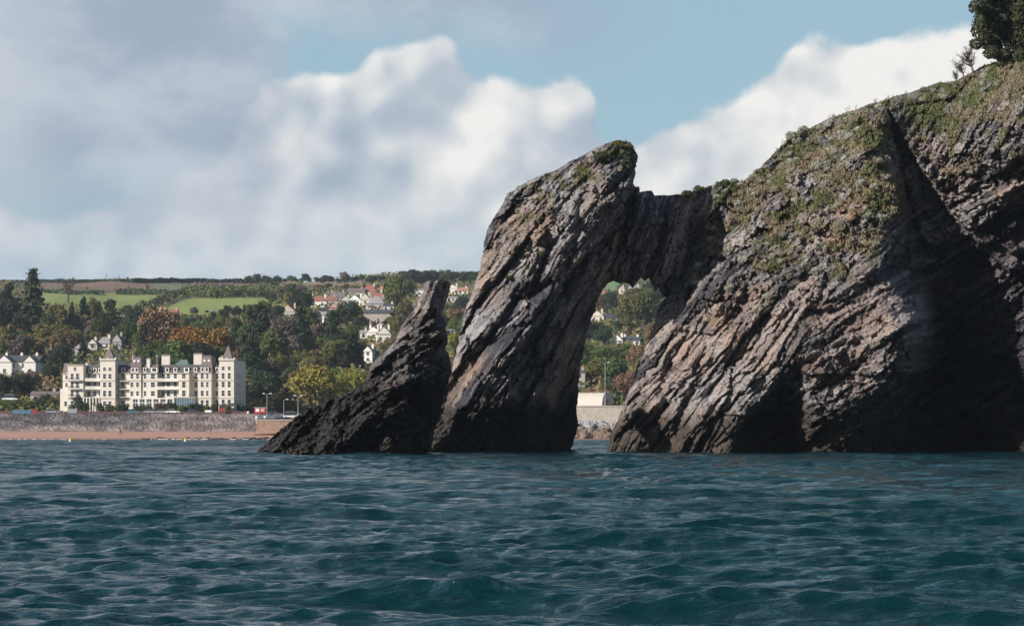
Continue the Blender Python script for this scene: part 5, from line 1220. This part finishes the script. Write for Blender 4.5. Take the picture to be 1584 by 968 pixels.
def surf():
    rng = np.random.default_rng(2); V, Fq = [], []; n = 0
    for i in range(80):
        px = rng.uniform(-60, 450); Y = 611 + rng.random() * 4; x = (px - CX) / F * Y; L = .4 + 1.8 * rng.random(); z = .10 + .1 * rng.random()
        if px < 230 and rng.random() < .6: continue
        k_ = 6; 
        for q in range(k_):
            V += [(x + L * q / k_, Y, z - .1), (x + L * (q + 1) / k_, Y, z - .1), (x + L * (q + 1) / k_, Y + .4, z + .08 * rng.random()), (x + L * q / k_, Y + .4, z + .08 * rng.random())]; Fq.append((n, n + 1, n + 2, n + 3)); n += 4
    o = link('surf', np_mesh('surf', V, Fq, [M['whitep']])); tag(o, 'broken white surf along the edge of the beach', 'surf', kind='stuff')
surf()
# ------------------------------------------------------------------ harbour walls
def wall_box(name, pa, pb, Y0, Y1, z0, z1, mt, label, cat='wall', cope=True):
    xa, xb = (pa - CX) / F * Y0, (pb - CX) / F * Y0; o = empty(name, ((xa + xb) / 2, Y0, z0)); h_ = z1 - z0; w_ = (xb - xa) / 2
    m_ = MB(); nseg = max(1, int(w_ * 2 / 7))
    for i in range(nseg): m_.box(-w_ + 2*w_*i/nseg, -w_ + 2*w_*(i+1)/nseg - .04, (i % 2) * .05, Y1 - Y0, 0, h_ - .02 * (i % 2))
    m_.box(-w_ + .1, w_ - .1, .2, Y1 - Y0 - .1, -.5, h_ - .1)
    m_.build('wall_face', mt, o)
    if cope: MB().box(-w_ - .1, w_ + .1, -.18, .7, h_ + .003, h_ + .3).build('coping', M['conc'], o)
    tag(o, label, cat); return o
wall_box('sea_wall', 850, 1015, 638, 700, 2.5, 10.6, M['conc'], 'pale concrete sea wall above the boulders, seen through the arch')
wall_box('harbour_wall', 397, 470, 633, 655, .5, 6.0, M['sandst'], 'pinkish stone harbour wall behind the tip of the stack')
wall_box('garden_wall', -300, 98, 662, 662.5, 8.3, 9.5, M['wallred'], 'dark red wall along the shore road at far left', cope=False)
wall_box('garden_wall', 99, 382, 661, 661.5, 8.3, 9.3, M['wallred'], 'dark red garden wall in front of the hotel', cope=False)
def ramp():
    x = (437 - CX) / F * 630; m_ = MB().add([(-4, 0, 1.5), (7, 0, 1.5), (7, 0, 4.4), (1, 0, 4.5), (-4, 2.5, 1.5), (7, 2.5, 1.5), (7, 2.5, 4.4), (1, 2.5, 4.5)], [(0,1,2,3),(4,7,6,5),(0,3,7,4),(3,2,6,7),(1,5,6,2)])
    o = m_.build('slipway', M['sandst']); o.location = ((410 - CX) / F * 630 + 0, 629, .4); tag(o, 'sloping pink stone slipway at the end of the beach', 'slipway')
ramp()
def shelter():
    Y0 = 646; zb = 10.6; x0, x1 = (872 - CX) / F * Y0, (937 - CX) / F * Y0; L = x1 - x0; o = empty('shelter', (x0, Y0 + 6, zb), -R(24)); tag(o, 'long white shelter with a barrel curved roof on the sea wall', 'shelter')
    n = 14; pr = [(3.8 - 3.8 * math.cos(i / n * math.pi / 2) , 4.6 * math.sin(i / n * math.pi / 2)) for i in range(n + 1)] + [(9, 4.6)]
    pr = [(3.8 - 3.8 * math.cos(i / n * math.pi / 2), 4.7 * math.sin(i / n * math.pi / 2)) for i in range(n + 1)] + [(9.0, 4.7)]
    v = [(0, y, z) for y, z in pr] + [(L, y, z) for y, z in pr]; k_ = len(pr); f = [(i, i + k_, i + k_ + 1, i + 1) for i in range(k_ - 1)]
    # curved towards its right end as well
    r_ = MB().add(v, [q[::-1] for q in f]); ro = r_.build('roof', M['canvas'], o)
    ev = [(L - .01, y, z) for y, z in pr] + [(L - .01, 9.0, 0)]; e = MB().add(ev, [tuple(range(len(ev)))]).build('end_wall', M['grey'], o)
    MB().box(L - .005, L + .08, 3.5, 6.0, 0, 2.5).build('door', M['redp'], o)
    rb = MB()
    for i in range(9): rb.box(i * L / 8 - .05, i * L / 8 + .05, -.03, .03, 0, .4)
    rb.build('foot_rail', M['metal'], o)
shelter()
# ------------------------------------------------------------------ street furniture, cars, people
def lamp(px, pt, pb, Y, label, heads=1, globe=False):
    z0 = CH - (pb - HY) / F * Y; h_ = (pb - pt) / F * Y; o = empty('lamp_post', ((px - CX) / F * Y, Y, z0)); tag(o, label, 'lamp post')
    MB().cyl(0, 0, 0, 1.2, .16, .13, 8).cyl(0, 0, 1.2, h_, .10, .07, 8).build('pole', M['metal'], o)
    if globe:
        g = MB(); 
        for i in range(6): a_, b_ = i / 6 * math.pi, (i + 1) / 6 * math.pi; g.cyl(0, 0, h_ + .45 - .45 * math.cos(a_), h_ + .45 - .45 * math.cos(b_), max(.01, .45 * math.sin(a_)), max(.01, .45 * math.sin(b_)), 10)
        g.build('globe', M['whitep'], o)
    else:
        for s_ in ([1] if heads == 1 else [-1, 1]):
            a_ = MB().tube([(0, 0, h_ - .2), (s_ * .8, 0, h_ + .1)], [.05, .05], 5).build('arm', M['metal'], o)
            MB().frustum(s_ * 1.1 - .5, s_ * 1.1 + .5, -.2, .2, h_ + .02, h_ + .22, .15, .05).build('lamp_head', M['whitep'], a_)
lamp(936, 561, 629, 642, 'tall grey lamp post beside the curved shelter')
lamp(413, 609, 645, 648, 'dark double headed lamp post right of the hotel', 2)
lamp(461, 612, 642, 650, 'pale double headed lamp post in front of the yellow green tree', 2)
lamp(439, 618, 645, 650, 'thin lamp post between the two double headed ones', 1)
lamp(384, 640, 650, 645, 'short post with a round white globe at the hotel corner', globe=True); lamp(397, 648, 655, 640, 'low post with a white globe by the slipway', globe=True); lamp(410, 647, 655, 640, 'small white globe post on the blue railing', globe=True)
def wheel_mesh(): return MB().cyl(0, 0, -.11, .11, .33, .33, 14).mesh('wheel', M['rubber']), MB().cyl(0, 0, -.125, .125, .19, .19, 10).mesh('rim', M['metal'])
WM, RM = wheel_mesh()
def car(px, Y, z, mt, label, rz=0, van=False):
    o = empty('van' if van else 'parked_car', ((px - CX) / F * Y, Y, z), rz); tag(o, label, 'van' if van else 'car', 'vehicles parked along the shore')
    b = MB(); L, W_ = (2.3, .88) if not van else (2.5, .95); top = .92
    pts = [(-L, .38), (-L, .80), (-L * .82, top), (L * .40, top), (L * .93, .80), (L, .55), (L, .38)]
    n = len(pts); b.add([(x, -W_, z_) for x, z_ in pts] + [(x, W_, z_) for x, z_ in pts], [tuple(range(n)), tuple(range(2 * n - 1, n - 1, -1))] + [(i, n + i, n + (i + 1) % n, (i + 1) % n) for i in range(n)])
    b.build('body', M[mt], o)
    ht = 1.45 if not van else 2.1
    MB().frustum(-L * .88, L * .42 if not van else L * .7, -W_ * .93, W_ * .93, top + .002, ht, .42 if not van else .15, .14).build('cabin', M['glass'], o)
    MB().box(-L * .88 + .45, (L * .42 if not van else L * .7) - .45, -W_ * .78, W_ * .78, ht + .002, ht + .05).build('roof', M[mt], o)
    for sx in (-.62, .62):
        for sy in (-1, 1):
            w_ = link('wheel', WM, o); w_.rotation_euler = (R(90), 0, 0); w_.location = (L * sx, sy * (W_ - .10), .33); link('rim', RM, w_)
for px, Y, mt, lb, van in [(207, 658, 'bluep', 'dark blue car parked before the garden wall', 0), (233, 658, 'silver', 'silver car parked right of the dark blue one', 0), (253, 658, 'silver', 'silver car parked next to the white one', 0), (268, 657, 'whitep', 'white car in front of the hotel conservatory', 0), (82, 658, 'silver', 'pale car near the hotel left corner', 0), (425, 650, 'dark', 'dark car on the quay by the slipway', 0), (300, 658, 'dark', 'black car right of the white one in front of the hotel', 0)]:
    car(px, Y, 8.5 if px < 400 else 7.9, mt, lb, rk.uniform(-.05, .05), van)
car(450, 645, 6.9, 'whitep', 'white van at the edge of the stack slope', .1, True); car(16, 672, 13.0, 'whitep', 'white van half hidden by bushes at far left', 0, True)
def bus():
    o = empty('kiosk', ((402 - CX) / F * 655, 655, 8.4)); tag(o, 'red and cream kiosk with posters beside the slipway', 'kiosk')
    MB().box(-1.9, 1.9, 0, 2, 0, 2.0).build('wall', M['redp'], o); MB().box(-2.0, 2.0, -.1, 2.1, 2.003, 2.12).build('roof', M['white'], o); MB().box(-1.4, -.2, -.05, -.005, .7, 1.7).build('shutter', M['whitep'], o); MB().box(.3, 1.5, -.05, -.005, .7, 1.7).build('poster', M['pink'], o)
    o = empty('railing', ((418 - CX) / F * 634, 634, 6.3)); tag(o, 'blue grey railing along the top of the harbour wall', 'railing'); m_ = MB(); m_.box(-3.9, 3.9, -.04, .04, 1.3, 1.4); m_.box(-3.9, 3.9, -.03, .03, .7, .76)
    m_.build('rail', M['bluep'], o); m_ = MB()
    for i in range(14): x = -3.9 + 7.8 * i / 13; m_.box(x - .04, x + .04, -.035, .035, 0, 1.3)
    m_.build('posts', M['bluep'], o)
bus()
def panel(px, pt, pb, w_, Y, mt, label, cat, name):
    z0 = CH - (pb - HY) / F * Y; h_ = (pb - pt) / F * Y; W_ = w_ / F * Y / 2; o = empty(name, ((px - CX) / F * Y, Y, z0)); tag(o, label, cat)
    MB().box(-W_, W_, 0, .08, .3, h_).build('board', M[mt], o); m_ = MB(); m_.box(-W_ - .06, -W_ - .003, -.02, .1, -.3, h_ + .05).box(W_ + .003, W_ + .06, -.02, .1, -.3, h_ + .05); m_.build('frame', M['metal'], o)
panel(34, 634, 641, 30, 659, 'bluep', 'long blue board on the shore road at far left', 'board', 'hoarding'); panel(52, 633, 641, 8, 659, 'redp', 'small red board next to the long blue board', 'board', 'hoarding')
panel(112, 632, 640, 14, 659, 'silver', 'blue grey board at the hotel left corner', 'board', 'hoarding'); panel(322, 634, 639, 10, 659, 'whitep', 'white board on the garden wall before the right tower', 'sign', 'sign_board'); panel(343, 631, 637, 8, 659.5, 'redp', 'red board right of the white board', 'sign', 'sign_board')
def buoy(px, mt, label):
    Y = 455; o = empty('buoy', ((px - CX) / F * Y, Y, -.05)); tag(o, label, 'buoy'); MB().cyl(0, 0, -.3, .75, .36, .33, 14).cyl(0, 0, .75, 1.0, .33, .12, 14).build('body', M[mt], o); MB().cyl(0, 0, .25, .42, .375, .365, 14).build('band', M['whitep'], o); MB().cyl(0, 0, 1.0, 1.2, .05, .05, 6).build('top_mark', M['dark'], o)
buoy(109, 'yellow', 'yellow buoy floating at left off the beach'); buoy(287, 'yellow', 'yellow buoy floating right, below the hotel')
def person_mesh():
    me = bpy.data.meshes.new('p'); V = [(0,0,.95),(0,0,1.2),(0,0,1.42),(0,0,1.52),(0,-.02,1.64),(.10,0,.90),(.12,-.06,.50),(.12,.10,.08),(.12,-.03,.03),(-.10,0,.90),(-.12,.08,.50),(-.12,.16,.08),(-.12,.04,.03),(.19,0,1.38),(.25,.04,1.10),(.24,-.06,.86),(-.19,0,1.38),(-.25,-.04,1.10),(-.24,-.14,.88)]
    E = [(0,1),(1,2),(2,3),(3,4),(0,5),(5,6),(6,7),(7,8),(0,9),(9,10),(10,11),(11,12),(2,13),(13,14),(14,15),(2,16),(16,17),(17,18)]; me.from_pydata(V, E, [])
    o = bpy.data.objects.new('p', me); COL.objects.link(o); m_ = o.modifiers.new('s', 'SKIN'); rad = [.15,.15,.15,.06,.11,.10,.075,.05,.05,.10,.075,.05,.05,.07,.05,.04,.07,.05,.04]
    for i, r_ in enumerate(rad): me.skin_vertices[0].data[i].radius = (r_, r_)
    me.skin_vertices[0].data[0].use_root = True; o.modifiers.new('u', 'SUBSURF').levels = 1
    dg = bpy.context.evaluated_depsgraph_get(); r_ = bpy.data.meshes.new_from_object(o.evaluated_get(dg)); bpy.data.objects.remove(o); r_.materials.clear(); r_.materials.append(M['cloth']); r_.materials.append(M['skin']); r_.materials.append(M['whitep'])
    for p in r_.polygons: p.material_index = 1 if p.center.z > 1.5 else 0
    r_.name = 'person'; return r_
PMs = person_mesh()
for px, py, s_, rz, lb in [(186, 672.5, 1.0, 1.2, 'person in dark clothes walking on the pink sand'), (188.5, 673.5, .72, 1.4, 'child in dark clothes walking beside the adult on the sand'), (326, 671.5, .95, -.8, 'person standing near the dark rocks on the sand')]:
    Y = 616 + (681 - py) * 1.95; o = link('person', PMs); o.location = ((px - CX) / F * Y, Y, float(np.interp(Y, ZT_Y, ZT_Z))); o.scale = (s_,) * 3; o.rotation_euler = (0, 0, rz); tag(o, lb, 'person')
# ------------------------------------------------------------------ hotel garden
gs = [(122, 20, 15, 'conifer'), (132, 12, 14, 'gorse'), (155, 10, 12, 'gorse'), (167, 9, 10, 'green'), (185, 8, 12, 'gorse'), (192, 9, 12, 'conifer'), (222, 7, 16, 'green'), (232, 6, 12, 'gorse'), (247, 10, 14, 'brown'), (262, 13, 16, 'gorse'), (281, 8, 14, 'green'), (296, 9, 14, 'gorse'), (306, 10, 16, 'conifer'), (318, 8, 12, 'green'), (331, 9, 12, 'gorse'), (349, 9, 10, 'olive'), (372, 10, 14, 'gorse'), (212, 7, 10, 'gorse'), (175, 7, 10, 'gorse'), (110, 9, 12, 'green')]
gn_ = 0
for px, hp, wp, lm in sorted(gs):
    p_ = Vector(((px - CX) / F * 663.5, 663.5, 8.6)); o = tree(px, 638, hp + 5, 'shrub', lm, wp * 1.25, p_=p_); o['label'] = f'{LMW[lm]} garden bush in front of the hotel, {["leftmost","second","third","fourth","fifth","sixth","seventh","eighth","ninth","tenth","eleventh","twelfth","thirteenth","fourteenth","fifteenth","sixteenth","seventeenth","eighteenth","nineteenth","rightmost"][gn_]} in the row'; o['group'] = 'garden bushes before the hotel'; gn_ += 1
def palm(px, h_, label):
    o = empty('palm_tree', ((px - CX) / F * 664, 664, 8.5)); tag(o, label, 'palm'); MB().tube([(0, 0, 0), (.1, 0, h_ * .5), (0, 0, h_)], [.2, .16, .14], 8).build('trunk', BARK, o); m_ = MB(); rnd = random.Random(int(px))
    for i in range(34):
        a_ = rnd.random() * 6.28; e = rnd.uniform(-.4, 1.3); L = rnd.uniform(1.1, 1.7); p0 = Vector((0, 0, h_)); d = Vector((math.cos(a_) * math.cos(e), math.sin(a_) * math.cos(e), math.sin(e))); sd = d.cross(Vector((0, 0, 1))).normalized() * .12
        p1 = p0 + d * L * .6; p2 = p0 + d * L + Vector((0, 0, -.35)); m_.add([p0 - sd * .4, p0 + sd * .4, p1 + sd, p1 - sd, p2], [(0, 1, 2, 3), (3, 2, 4)])
    m_.build('fronds', LM['green'], o)
for px, h_, lb in [(145, 2.9, 'palm in front of the white portico'), (198, 2.8, 'palm right of the first hotel tower'), (256, 2.4, 'palm before the conservatory glass'), (285, 2.2, 'palm before the blue glazed extension'), (337, 2.8, 'palm left of the right hotel tower')]: palm(px, h_, lb)
# ------------------------------------------------------------------ haze
HZ = HAZE_D
def haze():
    o = MB().box(-1400, 1400, -60, 2700, -60, 190).build('haze', bpy.data.materials.new('air')); m_ = o.data.materials[0]; m_.use_nodes = True; nt = NT(m_.node_tree); nt.n.clear()
    v = nt.node('ShaderNodeVolumePrincipled'); v.inputs['Color'].default_value = (.72, .84, 1, 1); v.inputs['Density'].default_value = HZ; v.inputs['Anisotropy'].default_value = .2
    nt.l.new(v.outputs[0], nt.node('ShaderNodeOutputMaterial').inputs['Volume']); tag(o, 'thin blue haze hanging over the bay and the far hillside', 'haze', kind='stuff'); o.display_type = 'WIRE'
if HZ > 0: haze()
